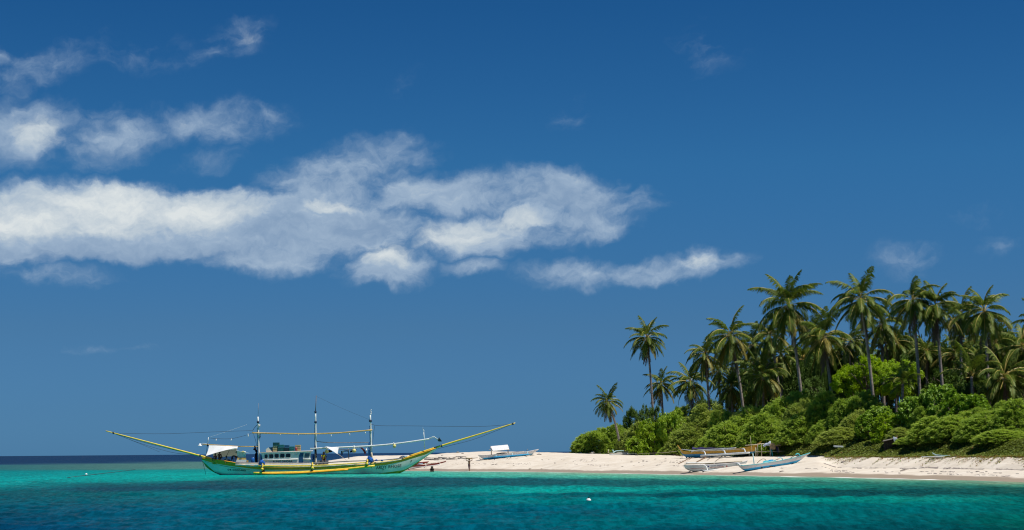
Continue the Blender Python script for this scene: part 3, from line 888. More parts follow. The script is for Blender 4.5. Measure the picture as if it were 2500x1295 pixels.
FE, OL, BR, VI, DK, LI = 'feather_leaf', 'olive_leaf', 'broad_leaf', 'vine_leaf', 'dark_leaf', 'lime_leaf'
SHRUBS = [
 (1460,1040,62,6,'feather',FE,'rounded green feathery shrub at the far left tip of the vegetation'),
 (1428,1070,30,4,'feather',FE,'small feathery shrub sloping down to bare sand at the left tip'),
 (1512,1028,40,10,'feather',FE,'feathery shrub behind the foot of the short leaning palm'),
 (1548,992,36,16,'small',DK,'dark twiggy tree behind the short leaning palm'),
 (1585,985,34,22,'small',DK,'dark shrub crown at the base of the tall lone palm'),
 (1570,1022,50,6,'feather',OL,'dry olive shrub with bare grey twigs beside the broad-leaved shrub'),
 (1602,1028,48,2,'broad',BR,'broad-leaved yellow-green shrub above the small pale outrigger boat'),
 (1640,1010,46,4,'broad',BR,'broad-leaved bright shrub leaning right in front of the olive thicket'),
 (1560,1062,42,2,'broad',BR,'low broad-leaved shrub at the foot of the yellow-green one'),
 (1655,985,70,12,'feather',OL,'large olive thicket below the two low palms'),
 (1700,1010,70,6,'feather',OL,'olive feathery shrub left of the yellow boat mast poles'),
 (1745,975,75,12,'feather',OL,'olive-green thicket at the foot of the curved palm trunk'),
 (1790,1010,75,5,'feather',FE,'feathery shrub directly above the yellow and blue boat'),
 (1835,968,75,12,'feather',FE,'feathery green thicket below the palm with the yellow rib'),
 (1880,1000,75,5,'feather',FE,'bright feathery shrub behind the rag shelter'),
 (1930,948,80,12,'feather',FE,'high feathery thicket at the foot of the tallest palm'),
 (1975,985,75,6,'feather',FE,'feathery shrub right of the rag shelter'),
 (2030,945,75,12,'feather',FE,'bright green thicket in front of the slanting trunk'),
 (2095,948,70,12,'feather',FE,'green thicket before the pale-trunked tall palm'),
 (2062,1032,66,4,'feather',OL,'pale olive mound standing forward above the creeper bank'),
 (2150,985,60,8,'broad',VI,'broad-leaved shrub in the middle of the right slope'),
 (2190,1010,60,5,'broad',BR,'glossy broad-leaved shrub above the dark board hut'),
 (2125,1020,50,5,'broad',VI,'dark-hollowed broad-leaved shrub left of the board hut'),
 (2290,928,75,10,'broad',VI,'vine-smothered shrub under the close pair of palms'),
 (2235,965,66,8,'broad',VI,'vine-smothered shrub beside the young upright palm'),
 (2350,965,70,8,'broad',VI,'vine-smothered shrub below the young upswept palm'),
 (2290,1010,72,4,'feather',FE,'feathery shrub right of the board hut'),
 (2345,1000,80,5,'feather',FE,'large feathery shrub behind the small grey canoe'),
 (2420,985,80,6,'feather',FE,'large feathery shrub near the right edge'),
 (2490,965,76,8,'feather',FE,'feathery shrub cut by the right edge of the photo'),
 (2450,1040,70,3,'feather',FE,'low feathery shrub above the right end of the creeper bank'),
 (2235,1058,46,3,'feather',FE,'low soft shrub just right of the dark board hut'),
 (1650,1084,42,1,'feather',FE,'small yellow-green bush left of the yellow and blue boat'),
]
for (u, vt, hw, ex, st, mt, lab) in SHRUBS:
    shrub(u, vt, hw * (1.12 if st == 'feather' else 1), ex + 4.5 * float(sstep(1830, 1960, u)), st, mt, lab)
for k_, (u, vt, ex) in enumerate([(1668,1012,8),(1722,995,9),(1768,992,9),(1812,985,9),(1858,985,9),(1905,975,9),(1952,968,9),(2000,962,9),(2060,965,9),(2090,995,7),(2020,1010,6),(1945,1015,5),(1840,1030,4),(1745,1040,4),(2265,985,8),(2320,975,8),(2385,975,8),(2455,970,8),(2210,1035,5),(2395,1035,4)]):
    shrub(u, vt, 52, ex + 4.5 * float(sstep(1830, 1960, u)), 'feather', FE if k_ % 3 else OL, 'soft feathery shrub filling the slope between the larger thickets', group='filler shrubs on the slope')
shrub(2118, 852, 74, 28, 'small', LI, 'lime-green leafy tree behind the pale-trunked palm', 'broadleaf_tree', 'tree', 'leafy trees in the grove', vbot=975)
shrub(2082, 886, 58, 26, 'small', LI, 'lime-green leafy tree left of the pale palm trunk', 'broadleaf_tree', 'tree', 'leafy trees in the grove', vbot=975)
shrub(2188, 874, 66, 27, 'small', LI, 'lime-green leafy tree right of the pale palm trunk', 'broadleaf_tree', 'tree', 'leafy trees in the grove', vbot=975)
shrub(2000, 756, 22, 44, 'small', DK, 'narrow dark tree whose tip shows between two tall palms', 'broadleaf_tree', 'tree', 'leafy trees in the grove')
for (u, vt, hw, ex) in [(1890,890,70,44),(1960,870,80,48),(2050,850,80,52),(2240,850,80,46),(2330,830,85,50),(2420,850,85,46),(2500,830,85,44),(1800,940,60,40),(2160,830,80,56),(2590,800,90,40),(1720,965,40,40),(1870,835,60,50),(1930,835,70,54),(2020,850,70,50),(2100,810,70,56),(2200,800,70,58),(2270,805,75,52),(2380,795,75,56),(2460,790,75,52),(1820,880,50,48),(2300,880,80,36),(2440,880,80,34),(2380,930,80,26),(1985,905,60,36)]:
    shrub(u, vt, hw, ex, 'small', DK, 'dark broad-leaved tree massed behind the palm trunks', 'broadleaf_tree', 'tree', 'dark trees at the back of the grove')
shrub(1535, 1040, 36, 9, 'feather', OL, 'bare grey thorn bush with few leaves behind the leaning palm trunk', wood=WOOD_GREY)
shrub(1690, 1062, 34, 3, 'feather', OL, 'half-bare grey bush beside the small yellow-green bush', wood=WOOD_GREY)

# creeping beach vines on the bank and hanging over the step
m = leaf_mat('creeper_leaf', (0.130, 0.195, 0.028), (0.290, 0.320, 0.075), trans=0.35, dead=(0.26, 0.10, 0.035))
r = np.random.default_rng(77)
N = 90000
u = r.uniform(1830, 2720, N); ex = r.uniform(-0.6, 9.5, N)
D = np.interp(u, G_U, G_D0) + np.interp(u, G_U, G_DW) + ex
X = (u - 1250) * math.cos(PITCH) / F * D
pn = fbm(X * 0.5, D * 0.5, 3)
keep = (pn > 0.30 - 0.05 * ex + 0.45 * sstep(1990, 1840, u) * sstep(4.0, 0.0, ex)) & ~((u < 2010) & (ex < 1.4))
u, D, X, pn, ex = u[keep], D[keep], X[keep], pn[keep], ex[keep]
# hanging trails on the face of the step
n2 = 26000
uh = r.uniform(2020, 2720, n2); trail = fbm(uh * 0.16 + 5, r.random(n2) * 0.6 + 2.2, 4)
exh = -r.random(n2) ** 1.6 * np.clip((trail - 0.46) * 26, 0, 6.6)
uh = uh + exh * (5 + 5 * vnoise(uh * 0.02, uh * 0 + 1.5)); okk = (exh < -0.15) & (r.random(n2) < 0.55)
Dh = np.interp(uh, G_U, G_D0) + np.interp(uh, G_U, G_DW) + exh
u = np.concatenate([u, uh[okk]]); D = np.concatenate([D, Dh[okk]]); ex = np.concatenate([ex, exh[okk]])
X = (u - 1250) * math.cos(PITCH) / F * D
z = ground_uD(u, D) + r.random(len(u)) * (0.10 + 0.35 * np.clip(ex / 6, 0, 1) * fbm(X * .8, D * .8, 2))
n = len(u)
a = r.uniform(0, 6.28, n); ln = r.uniform(0.06, 0.15, n) * np.where(ex < -0.1, 0.62, 1.0)
dv = np.stack([np.cos(a), np.sin(a), r.uniform(-0.2, 0.7, n)], -1); sv = np.stack([-np.sin(a), np.cos(a), r.uniform(-0.3, 0.3, n)], -1)
c = np.stack([X, D, z + 0.03], -1)
V = np.stack([c - dv * ln[:, None], c + sv * ln[:, None] * 0.6, c + dv * ln[:, None], c - sv * ln[:, None] * 0.6], 1).reshape(-1, 3)
redpatch = sstep(0.56, 0.66, fbm(X * 0.22 + 40, D * 0.3, 2))
brown = (ex < -0.1) & (r.random(n) < 0.45)
tint = np.clip(np.where(brown, 0.97, r.random(n) * 0.8) + 0.3 * redpatch * r.random(n), 0, 1)
vines = np_mesh('creeping_vines', V, np.arange(len(V)).reshape(-1, 4), 'creeper_leaf', {'tint': ('FLOAT', np.repeat(tint, 4))}, smooth=False)
tag(vines, 'low green and rust creepers covering the bank above the sand step', 'ground cover', kind='stuff')

# dark lines of dry weed and twigs left along the beach by the tide
r = np.random.default_rng(9)
SV = []
for (tline, ua, ub, N, amp, wid, th) in ((0.605, 2005, 2720, 1500, 0.05, 0.022, 0.36), (0.25, 1090, 2700, 620, 0.05, 0.03, 0.50), (0.42, 1090, 1700, 320, 0.06, 0.06, 0.50), (0.36, 1980, 2700, 260, 0.04, 0.03, 0.50)):
    u = r.uniform(ua, ub, N)
    t = tline + amp * (fbm(u * 0.012 + tline * 40, u * 0 + 2.0, 3) - 0.5) * 2 + r.normal(size=N) * wid * 0.5
    ok = fbm(u * 0.06 + 11 * tline, u * 0 + 5.0, 3) > th
    u, t = u[ok], t[ok]
    D = np.interp(u, G_U, G_D0) + t * np.interp(u, G_U, G_DW); X = (u - 1250) * math.cos(PITCH) / F * D
    z = ground_uD(u, D) + 0.025
    a = r.normal(0, 0.5, len(u)); ln = r.uniform(0.04, 0.15, len(u)); hh = r.uniform(0.012, 0.035, len(u))
    dv = np.stack([np.cos(a), np.sin(a), 0 * a], -1) * ln[:, None]; up = np.stack([0 * a, 0.02 + 0 * a, hh], -1)
    c = np.stack([X, D, z], -1)
    SV.append(np.stack([c - dv - up * .5, c + dv - up * .5, c + dv + up, c - dv + up], 1).reshape(-1, 3))
SV = np.concatenate(SV)
o = np_mesh('strand_weed', SV, np.arange(len(SV)).reshape(-1, 4), 'grey_twig', smooth=False)
tag(o, 'thin dark lines of dry weed and twigs washed along the beach', 'seaweed', kind='stuff')

# ------------------------------------------------------------------ boat materials
paint('hull_mint', (0.88, 0.76, 0.68), 0.45, 0.08, 0.6, grime=(0.52, 0.54, 0.46), stretch=(1, 1, 3))
paint('hull_yellow', (0.88, 0.35, 0.015), 0.5, 0.18, 2.0, grime=(0.50, 0.30, 0.04), stretch=(0.6, 1, 3))
paint('hull_olive', (0.36, 0.31, 0.03), 0.6, 0.2, 2.0)
paint('bamboo', (0.62, 0.40, 0.11), 0.5, 0.15, 3.0, grime=(0.35, 0.24, 0.09))
paint('bamboo_yellow', (0.82, 0.60, 0.06), 0.45, 0.14, 3.0, grime=(0.42, 0.33, 0.05))
paint('bamboo_pale', (0.58, 0.50, 0.36), 0.6, 0.18, 3.0, grime=(0.32, 0.27, 0.2))
paint('pole_white', (0.72, 0.74, 0.72), 0.5, 0.1, 2.0, grime=(0.42, 0.44, 0.44))
paint('pole_blue', (0.03, 0.19, 0.48), 0.5, 0.2, 2.0, grime=(0.35, 0.48, 0.58))
paint('pole_grey', (0.20, 0.20, 0.22), 0.6, 0.2, 3.0)
paint('white_paint', (0.74, 0.76, 0.74), 0.5, 0.07, 2.5, grime=(0.50, 0.52, 0.50))
paint('cabin_paint', (0.76, 0.78, 0.75), 0.5, 0.07, 1.5, grime=(0.42, 0.46, 0.45))
paint('roof_wood', (0.50, 0.33, 0.12), 0.7, 0.25, 4.0, grime=(0.62, 0.55, 0.4))
paint('deck_wood', (0.22, 0.16, 0.10), 0.8, 0.25, 3.0)
paint('dark_glass', (0.012, 0.014, 0.025), 0.12, 0.2, 3.0, spec=0.6)
paint('grey_glass', (0.06, 0.11, 0.15), 0.15, 0.2, 3.0, spec=0.6)
paint('door_blue', (0.02, 0.075, 0.18), 0.4, 0.2, 3.0)
paint('crate_green', (0.012, 0.085, 0.088), 0.5, 0.3, 6.0)
paint('crate_teal', (0.02, 0.16, 0.165), 0.5, 0.25, 6.0)
paint('crate_blue', (0.015, 0.09, 0.19), 0.5, 0.25, 6.0)
paint('crate_dark', (0.01, 0.028, 0.04), 0.5, 0.3, 6.0)
paint('box_beige', (0.47, 0.37, 0.20), 0.8, 0.2, 6.0)
paint('foam_white', (0.78, 0.70, 0.60), 0.8, 0.08, 6.0)
paint('rope_dark', (0.045, 0.05, 0.06), 0.9, 0.2, 8.0)
paint('rope_black', (0.015, 0.015, 0.02), 0.9, 0.2, 8.0)
paint('barrel_blue', (0.015, 0.13, 0.45), 0.4, 0.15, 4.0)
paint('plastic_red', (0.42, 0.05, 0.05), 0.5, 0.2, 6.0)
paint('lamp_white', (0.82, 0.82, 0.80), 0.35, 0.05, 4.0)
paint('lamp_yellow', (0.74, 0.62, 0.22), 0.4, 0.1, 6.0)
paint('lettering', (0.035, 0.060, 0.055), 0.6, 0.15, 6.0)
paint('lettering_blue', (0.05, 0.06, 0.22), 0.6, 0.1, 6.0)
paint('lettering_red', (0.40, 0.06, 0.05), 0.6, 0.1, 6.0)
paint('net_blue', (0.008, 0.10, 0.42), 0.8, 0.35, 7.0, bump=0.8, bscale=16)
cloth('tarp_white', (0.86, 0.86, 0.86), 0.22)
cloth('tarp_shaded', (0.50, 0.46, 0.36), 0.2)  # same white awning cloth, its shaded underside painted in as a darker tone
cloth('cloth_dark', (0.02, 0.02, 0.03), 0.1)
cloth('cloth_red', (0.34, 0.05, 0.045), 0.25, (0.08, 0.03, 0.03), 5.0)
cloth('cloth_tan', (0.70, 0.50, 0.31), 0.4)
cloth('cloth_bluewhite', (0.62, 0.68, 0.76), 0.3, (0.42, 0.50, 0.66), 4.0)
cloth('tarp_purple', (0.055, 0.05, 0.13), 0.15)
paint('hull_orange', (0.56, 0.30, 0.025), 0.5, 0.14, 1.2, grime=(0.36, 0.20, 0.03))
paint('hull_deepblue', (0.012, 0.22, 0.42), 0.45, 0.12, 1.2)
paint('hull_blue', (0.02, 0.36, 0.68), 0.45, 0.12, 1.2, grime=(0.10, 0.30, 0.48))
paint('hull_white', (0.68, 0.67, 0.68), 0.5, 0.06, 1.0, grime=(0.5, 0.49, 0.48))
paint('hull_greywhite', (0.56, 0.62, 0.63), 0.5, 0.07, 1.0, grime=(0.42, 0.46, 0.46))
paint('hull_red', (0.22, 0.028, 0.022), 0.5, 0.2, 1.5, grime=(0.13, 0.03, 0.03))
paint('trim_cyan', (0.05, 0.46, 0.52), 0.45, 0.12, 2.0, grime=(0.40, 0.6, 0.6))
paint('trim_aqua', (0.42, 0.64, 0.66), 0.5, 0.1, 2.0)
paint('wood_grey', (0.27, 0.235, 0.20), 0.9, 0.25, 4.0)
paint('wood_brown', (0.20, 0.12, 0.07), 0.9, 0.3, 4.0)
paint('board_dark', (0.060, 0.036, 0.030), 0.8, 0.3, 3.0, grime=(0.12, 0.08, 0.07))
paint('skin', (0.36, 0.18, 0.10), 0.55, 0.1, 6.0)
paint('skin_dark', (0.105, 0.048, 0.030), 0.55, 0.1, 6.0)
paint('hair', (0.010, 0.008, 0.008), 0.5, 0.2, 9.0)
paint('shirt_red', (0.12, 0.018, 0.022), 0.9, 0.15, 9.0)
paint('shirt_brown', (0.06, 0.025, 0.02), 0.9, 0.15, 9.0)
paint('shirt_pale', (0.36, 0.34, 0.34), 0.9, 0.1, 9.0)
paint('shirt_yellow', (0.52, 0.42, 0.02), 0.9, 0.12, 9.0)
paint('shirt_black', (0.012, 0.012, 0.018), 0.9, 0.2, 9.0)
paint('trousers_blue', (0.025, 0.035, 0.075), 0.9, 0.2, 9.0)
paint('trousers_dark', (0.022, 0.018, 0.02), 0.9, 0.2, 9.0)
paint('swim_dark', (0.10, 0.045, 0.055), 0.8, 0.15, 9.0)
paint('basket', (0.40, 0.25, 0.11), 0.9, 0.25, 14.0, bump=0.6, bscale=40)

# ------------------------------------------------------------------ hulls
def ip(tab, u):
    return float(np.interp(u, [t[0] for t in tab], [t[1] for t in tab]))

class Hull:
    """a boat hull seen broadside: sheer, keel and paint lines given as photograph rows, lofted to full beam"""
    def __init__(s, D, sheer, keel, line, beam, band=None, vexp=0.5, yaw=0.0):
        s.D, s.sheer, s.keel, s.line, s.beam, s.band, s.vexp = D, sheer, keel, line, beam, band, vexp
        s.u0, s.u1 = sheer[0][0], sheer[-1][0]
        s.yaw = yaw                      # metres nearer per photograph pixel to the right
    def Dat(s, u): return s.D - s.yaw * (u - s.u0)
    def half(s, u, h):
        return ip(s.beam, u) * max(h, 0.0) ** s.vexp
    def h_of(s, u, v):
        k, t = ip(s.keel, u), ip(s.sheer, u)
        return min(1.0, max(0.0, (k - v) / max(k - t, 1e-3)))
    def near_y(s, u, v, out=0.0):
        return -(s.half(u, s.h_of(u, v)) + out)
    def pt(s, u, v, side=-1, out=0.0):
        return P(u, v, s.Dat(u) + side * (s.half(u, s.h_of(u, v)) + out))
    def build(s, root, off, mats, n=44, name='hull', deck=0.12, deckmat='deck_wood'):
        us_ = [s.u0 + (s.u1 - s.u0) * i / n for i in range(n + 1)]
        mb = MB(off)
        rows = []
        for u in us_:
            k, t = ip(s.keel, u), ip(s.sheer, u); l = min(max(ip(s.line, u), t), k); b = min(max(ip(s.band, u), t), k) if s.band else t
            vs_ = [k + (l - k) * j / 4 for j in range(5)] + [l + (b - l) * j / 5 for j in range(1, 6)] + ([b + (t - b) * j / 2 for j in (1, 2)] if s.band else [])
            rows.append(vs_)
        nrow = len(rows[0])
        for side in (-1, 1):
            for i in range(n):
                for j in range(nrow - 1):
                    q = [s.pt(us_[i], rows[i][j], side), s.pt(us_[i + 1], rows[i + 1][j], side), s.pt(us_[i + 1], rows[i + 1][j + 1], side), s.pt(us_[i], rows[i][j + 1], side)]
                    if side > 0: q.reverse()
                    mi = 0 if j < 4 else (1 if j < 9 else 2)
                    mb.add(q, [(0, 1, 2, 3)], mi, False)
        # weld for smooth sides
        o = mb.build(name, mats, root)
        bmx = bmesh.new(); bmx.from_mesh(o.data); bmesh.ops.remove_doubles(bmx, verts=bmx.verts, dist=0.002)
        for f in bmx.faces: f.smooth = True
        bmx.to_mesh(o.data); bmx.free()
        # inner floor, a little below the rail
        dk = MB(off); a, b = [], []
        for u in us_[1:-1]:
            k, t = ip(s.keel, u), ip(s.sheer, u); v = t + (k - t) * deck
            h = s.half(u, 1 - deck) * 0.97
            a.append(P(u, v, s.Dat(u) - h)); b.append(P(u, v, s.Dat(u) + h))
        dk.grid([a, b]); dk.build('deck', deckmat, root)
        return o
    def rail(s, root, off, mat, r=0.035, name='gunwale', out=0.0, u0=None, u1=None, n=24):
        for side in (-1, 1):
            mb = MB(off)
            a, b = u0 or s.u0, u1 or s.u1
            pts = [s.pt(a + (b - a) * i / n, ip(s.sheer, a + (b - a) * i / n), side, out) for i in range(n + 1)]
            mb.tube(pts, r, 5); mb.build(name, mat, root)

def lettering(text, name, root, off, place, mat, size_uv, slant=0.0):
    """flat letters laid on a surface; place(s, t) gives the world point for s along and t up the line of text"""
    cu = bpy.data.curves.new('txt', 'FONT'); cu.body = text; cu.resolution_u = 2; cu.offset = 0.012
    to = bpy.data.objects.new('txt', cu); COL.objects.link(to)
    dg = bpy.context.evaluated_depsgraph_get()
    me = bpy.data.meshes.new_from_object(to.evaluated_get(dg))
    bpy.data.objects.remove(to); bpy.data.curves.remove(cu)
    n = len(me.vertices); co = np.zeros(n * 3); me.vertices.foreach_get('co', co); co = co.reshape(-1, 3)
    x0, x1 = co[:, 0].min(), co[:, 0].max(); y0, y1 = co[:, 1].min(), co[:, 1].max()
    out = [place((c[0] - x0) / (x1 - x0), (c[1] - y0) / (y1 - y0)) - Vector(off) for c in co]
    me.vertices.foreach_set('co', np.array([tuple(p) for p in out]).ravel())
    me.materials.clear(); me.materials.append(MATS[mat]); me.update()
    o = bpy.data.objects.new(name, me); COL.objects.link(o); o.parent = root
    return o

# ------------------------------------------------------------------ the big outrigger fishing boat
DA = on_plane(750, 1158.5, 0.0)
A0 = P(750, 1158.5, DA); A0.z = 0.0
big = empty('outrigger_fishing_boat', A0)
tag(big, 'long mint-green outrigger fishing boat with three masts moored in the shallows', 'boat', None)
HA = Hull(DA,
  sheer=[(493,1119),(520,1122),(560,1127.5),(600,1136),(640,1141),(700,1142),(770,1141),(850,1138),(900,1134.5),(940,1131),(980,1123),(1010,1113),(1040,1103),(1066,1094)],
  keel=[(493,1124),(500,1138),(515,1150),(530,1157.5),(545,1162),(580,1167),(700,1171),(880,1169),(940,1166),(965,1161),(985,1152),(1010,1137.5),(1040,1116.5),(1066,1098)],
  line=[(493,1125),(530,1158),(560,1161),(880,1161),(920,1157),(985,1148.5),(1000,1141),(1066,1098)],
  band=[(493,1123),(520,1131),(560,1138),(600,1143),(640,1147.5),(770,1147),(850,1143.5),(900,1139.5),(940,1136),(980,1128),(1010,1119),(1040,1110),(1056,1100),(1066,1094)],
  beam=[(493,.75),(530,1.1),(600,1.5),(700,1.75),(850,1.65),(940,1.25),(1000,.75),(1040,.38),(1066,.10)], vexp=0.24)
HA.build(big, A0, ['hull_olive', 'hull_mint', 'hull_yellow'], n=60, deck=0.05)
HA.rail(big, A0, 'hull_yellow', 0.06)

def A(u, v, y=0.0): return P(u, v, DA + y)
def atube(name, keys, r, mat, y=0.0, n=None, sides=6, parent=None, thing=None):
    pts = [A(k[0], k[1], k[2] if len(k) > 2 else y) for k in keys]
    if n: pts = curve_pts(pts, n)
    mb = MB(A0)
    if isinstance(r, tuple): r = [r[0] + (r[1] - r[0]) * i / (len(pts) - 1) for i in range(len(pts))]
    mb.tube(pts, r, sides)
    return mb.build(name, mat, parent or big)
def abox(name, u0, u1, v0, v1, y0, y1, mat, parent=None, slant=0.0, top=None):
    mb = MB(A0)
    pts = []
    for y in (y0, y1):
        pts += [A(u0 + slant, v1, y), A(u1 + slant, v1, y), A(u1, v0, y), A(u0, v0, y)]
    mb.add(pts, [(0, 1, 2, 3), (7, 6, 5, 4), (4, 5, 1, 0), (3, 2, 6, 7), (1, 5, 6, 2), (4, 0, 3, 7)])
    return mb.build(name, mat, parent or big)

# name, number and small marks on the hull
def on_hull(u0, v0, u1, v1, h, lean=0.0):
    def f(s_, t_):
        u = u0 + (u1 - u0) * s_ + lean * t_; v = v0 + (v1 - v0) * s_ - h * t_
        return HA.pt(u, v, -1, 0.02)
    return f
lettering('ARDY', 'name_lettering', big, A0, on_hull(918, 1146.5, 944, 1144.5, 7.6), 'lettering', None)
lettering('RHOSE', 'name_lettering', big, A0, on_hull(948.5, 1144.2, 980, 1141, 7.2), 'lettering', None)
lettering('-', 'name_dash', big, A0, on_hull(932, 1148.6, 938, 1148.0, 1.2), 'lettering', None)
lettering('7', 'bow_numeral', big, A0, on_hull(1001, 1129.4, 1006, 1128.8, 5.4, 1.0), 'lettering', None)
lettering('04-0000480', 'registration_lettering', big, A0, on_hull(555.5, 1149.5, 600, 1151.5, 4.6), 'lettering', None)
lettering("(''", 'name_flourish', big, A0, on_hull(905, 1144.0, 915, 1143.2, 3.2), 'hull_olive', None)
atube('hull_seam', [(501,1127.5,HA.near_y(501,1127.5,.01)),(540,1137,HA.near_y(540,1137,.01)),(580,1144,HA.near_y(580,1144,.01)),(610,1147,HA.near_y(610,1147,.01))], 0.022, 'hull_olive', n=8, sides=4)

# long side poles lashed along the deck edge
atube('side_pole', [(575,1130.5,-1.9),(660,1130.8,-2.0),(765,1131.3,-2.0),(850,1126.5,-1.8),(930,1124,-1.4),(985,1118.5,-.9)], 0.075, 'pole_grey', n=16)
atube('side_pole', [(575,1132.3,-2.05),(660,1132.6,-2.1),(760,1132.8,-2.1)], 0.07, 'bamboo_pale', n=8)
atube('side_pole', [(575,1135.6,-2.2),(632,1135.8,-2.3),(700,1136,-2.3),(768,1135,-2.3)], 0.075, 'pole_white', n=8)
atube('side_pole', [(630,1137.5,-2.5),(700,1138,-2.5),(770,1137,-2.5),(840,1133.5,-2.4),(895,1129,-2.1)], 0.085, 'bamboo_yellow', n=12)
atube('side_pole', [(600,1138.5,-2.2),(700,1140.2,-2.3),(770,1139.6,-2.3),(850,1136,-2.2),(940,1128.5,-1.5),(980,1122,-1.1)], 0.07, 'bamboo_pale', n=14)
atube('side_pole', [(865,1136.5,-2.2),(890,1134.5,-2.1),(912,1131.8,-1.9)], 0.14, 'bamboo', n=6)
atube('side_pole', [(905,1129.8,-1.6),(935,1127.6,-1.4),(965,1123,-1.1),(1000,1114.5,-.7)], 0.06, 'bamboo_yellow', n=8)
# outrigger booms, floats and lashings
for (u, v) in ((641,1141),(763,1139.5),(897,1130.5)):
    mb = MB(A0)
    for dz in (0.0, 0.17):
        pts = [A(u, v, -5.6) + Vector((0, 0, dz)), A(u, v, -2.2) + Vector((0, 0, 0.22 + dz)), A(u, v, 0) + Vector((0, 0, .3 + dz)), A(u, v, 2.2) + Vector((0, 0, .22 + dz)), A(u, v, 5.6) + Vector((0, 0, dz))]
        mb.tube(curve_pts(pts, 12), 0.10, 7)
    mb.build('outrigger_boom', 'bamboo_yellow', big)
for side in (-1, 1):
    y = 5.6 * side
    dv = 0 if side < 0 else -1.0
    f1 = atube('outrigger_float', [(619,1155.6+dv,y),(700,1154.4+dv,y),(765,1151.6+dv,y),(840,1146+dv,y),(915,1137.8+dv,y)], 0.14, 'bamboo_yellow', n=18, sides=8)
    atube('lower_float', [(640,1157.2+dv,y+.15*side),(720,1156+dv,y+.15*side),(790,1151.8+dv,y+.15*side),(850,1147.3+dv,y+.15*side)], 0.11, 'hull_yellow', n=12, sides=7)
    for (u, va, vb) in ((640,1143,1155),(644,1142,1153),(763,1141,1151.5),(761,1142,1153),(896,1133,1140.5),(898,1132,1141)):
        atube('float_lashing', [(u, va+dv, y),(u+.6, vb+dv, y)], 0.10, 'rope_black', sides=5, parent=f1)
# blue net bundles heaped on the booms
def bundle(name, u, v, du, dv_, y, mat, seed, parent):
    r = np.random.default_rng(seed); bmx = bmesh.new()
    bmesh.ops.create_icosphere(bmx, subdivisions=3, radius=1.0)
    S = DA / F; c = A(u, v, y) - A0
    for w in bmx.verts:
        k = 1 + 0.30 * math.sin(w.co.x * 5 + seed) * math.sin(w.co.y * 4 + 1) + 0.16 * math.sin(w.co.z * 9 + w.co.x * 7)
        w.co = Vector((w.co.x * du * S * k * (1.15 - 0.35 * w.co.z), w.co.y * du * S * k, w.co.z * dv_ * S * k)) + c
    me = bpy.data.meshes.new(name); bmx.to_mesh(me); bmx.free(); me.materials.append(MATS[mat])
    for p in me.polygons: p.use_smooth = True
    o = bpy.data.objects.new(name, me); COL.objects.link(o); o.parent = parent; return o
bundle('net_bundle', 640, 1130, 6, 6.5, -2.2, 'net_blue', 1, big)
bundle('net_bundle', 902, 1122.5, 6.5, 7.5, -2.0, 'net_blue', 4, big)
bundle('net_bundle', 919, 1124, 2.4, 2.2, -1.9, 'net_blue', 5, big)
bundle('net_bundle', 933, 1124.5, 2.0, 2.0, -1.8, 'net_blue', 6, big)
for (u0, v0, u1, v1) in ((897,1130,902,1135),(763,1137,765,1147),(640,1135,641,1147)):
    atube('boom_lashing', [(u0, v0, -5.0),(u1, v1, -5.4)], 0.11, 'pole_blue', sides=5)
for (u, v) in ((640,1146),(763,1143),(896,1133)):
    mb = MB(A0); mb.lathe(A(u, v, -5.75), [(0.14, -0.12), (0.19, 0.0), (0.15, 0.12)], 8, axis=(0, 1, 0)); mb.build('boom_end', 'bamboo_yellow', big)

# masts
def mast(ub, vb, ut, vt, r, bl=True):
    m_ = atube('mast', [(ub, vb), ((ub + ut) / 2, (vb + vt) / 2), (ut, vt)], (r, r * 0.75), 'pole_white', n=8, sides=8)
    if bl: 
        f = 0.42
        atube('mast_brace', parent=m_, r=0.075, mat='pole_blue', y=0.05, n=6, keys=[(ub - 2.6, vb), (ub - 2.2 + (ut - ub) * .5, vb + (vt - vb) * .5), (ut - 1.2, vb + (vt - vb) * 0.78)])
    return m_
M1 = mast(632.6, 1139, 629.8, 1018, .125)
M2 = mast(771.6, 1138, 770.2, 1008, .125)
M3 = mast(908, 1134, 904, 1014, .12)
atube('mast_whip', [(630,1018),(631.2,985)], 0.02, 'pole_grey', sides=4, parent=M1)
atube('mast_whip', [(770.2,1008),(771,990),(772,966)], (0.055, 0.03), 'wood_brown', sides=5, parent=M2)
atube('mast_tip', [(904,1014),(906.5,1008),(904.8,1004),(907,1000)], (0.09, 0.04), 'pole_white', n=8, sides=6, parent=M3)
for (u, v, w, mp) in ((630,1031,.16,M1),(770.3,1031,.16,M2),(904.3,1028,.19,M3),(770.2,1006,.14,M2)):
    mb = MB(A0); mb.lathe(A(u, v), [(w, -0.12), (w, 0.12)], 8); mb.build('mast_band', 'trousers_blue', mp)
atube('mast_lamp', [(633.6,1037,-.1),(633.4,1043,-.1)], 0.09, 'foam_white', sides=7)
atube('mast_cloth_tie', [(634.5,1060,-.1),(635,1066,-.1),(634,1071,-.1)], (.10,.05), 'cloth_dark', sides=6)
atube('mast_wrap', [(622,1089,-.1),(623.5,1094,-.15),(621.5,1099,-.1)], (.10,.22), 'cloth_dark', sides=7)
atube('mast_wrap', [(626,1098,.3),(626,1115,.3),(628,1134,.3)], (.16,.26), 'cloth_dark', sides=7, n=6)
atube('mast_wrap', [(766,1110,.2),(765.5,1122,.2),(766,1134,.2)], (.14,.22), 'net_blue', sides=7, n=6)
atube('mast_wrap', [(769,1089,-.15),(771.4,1106,-.15),(771.6,1118,-.15)], (.08,.11), 'cloth_dark', sides=7, n=6)
atube('mast_wrap', [(901.5,1080,.1),(901,1100,.1),(901.5,1118,.1)], (.10,.16), 'pole_blue', sides=7, n=6)
atube('mast_prop', [(907,1105,-.1),(909.5,1120,-.2),(912.5,1128,-.3)], 0.09, 'bamboo_pale', sides=6)
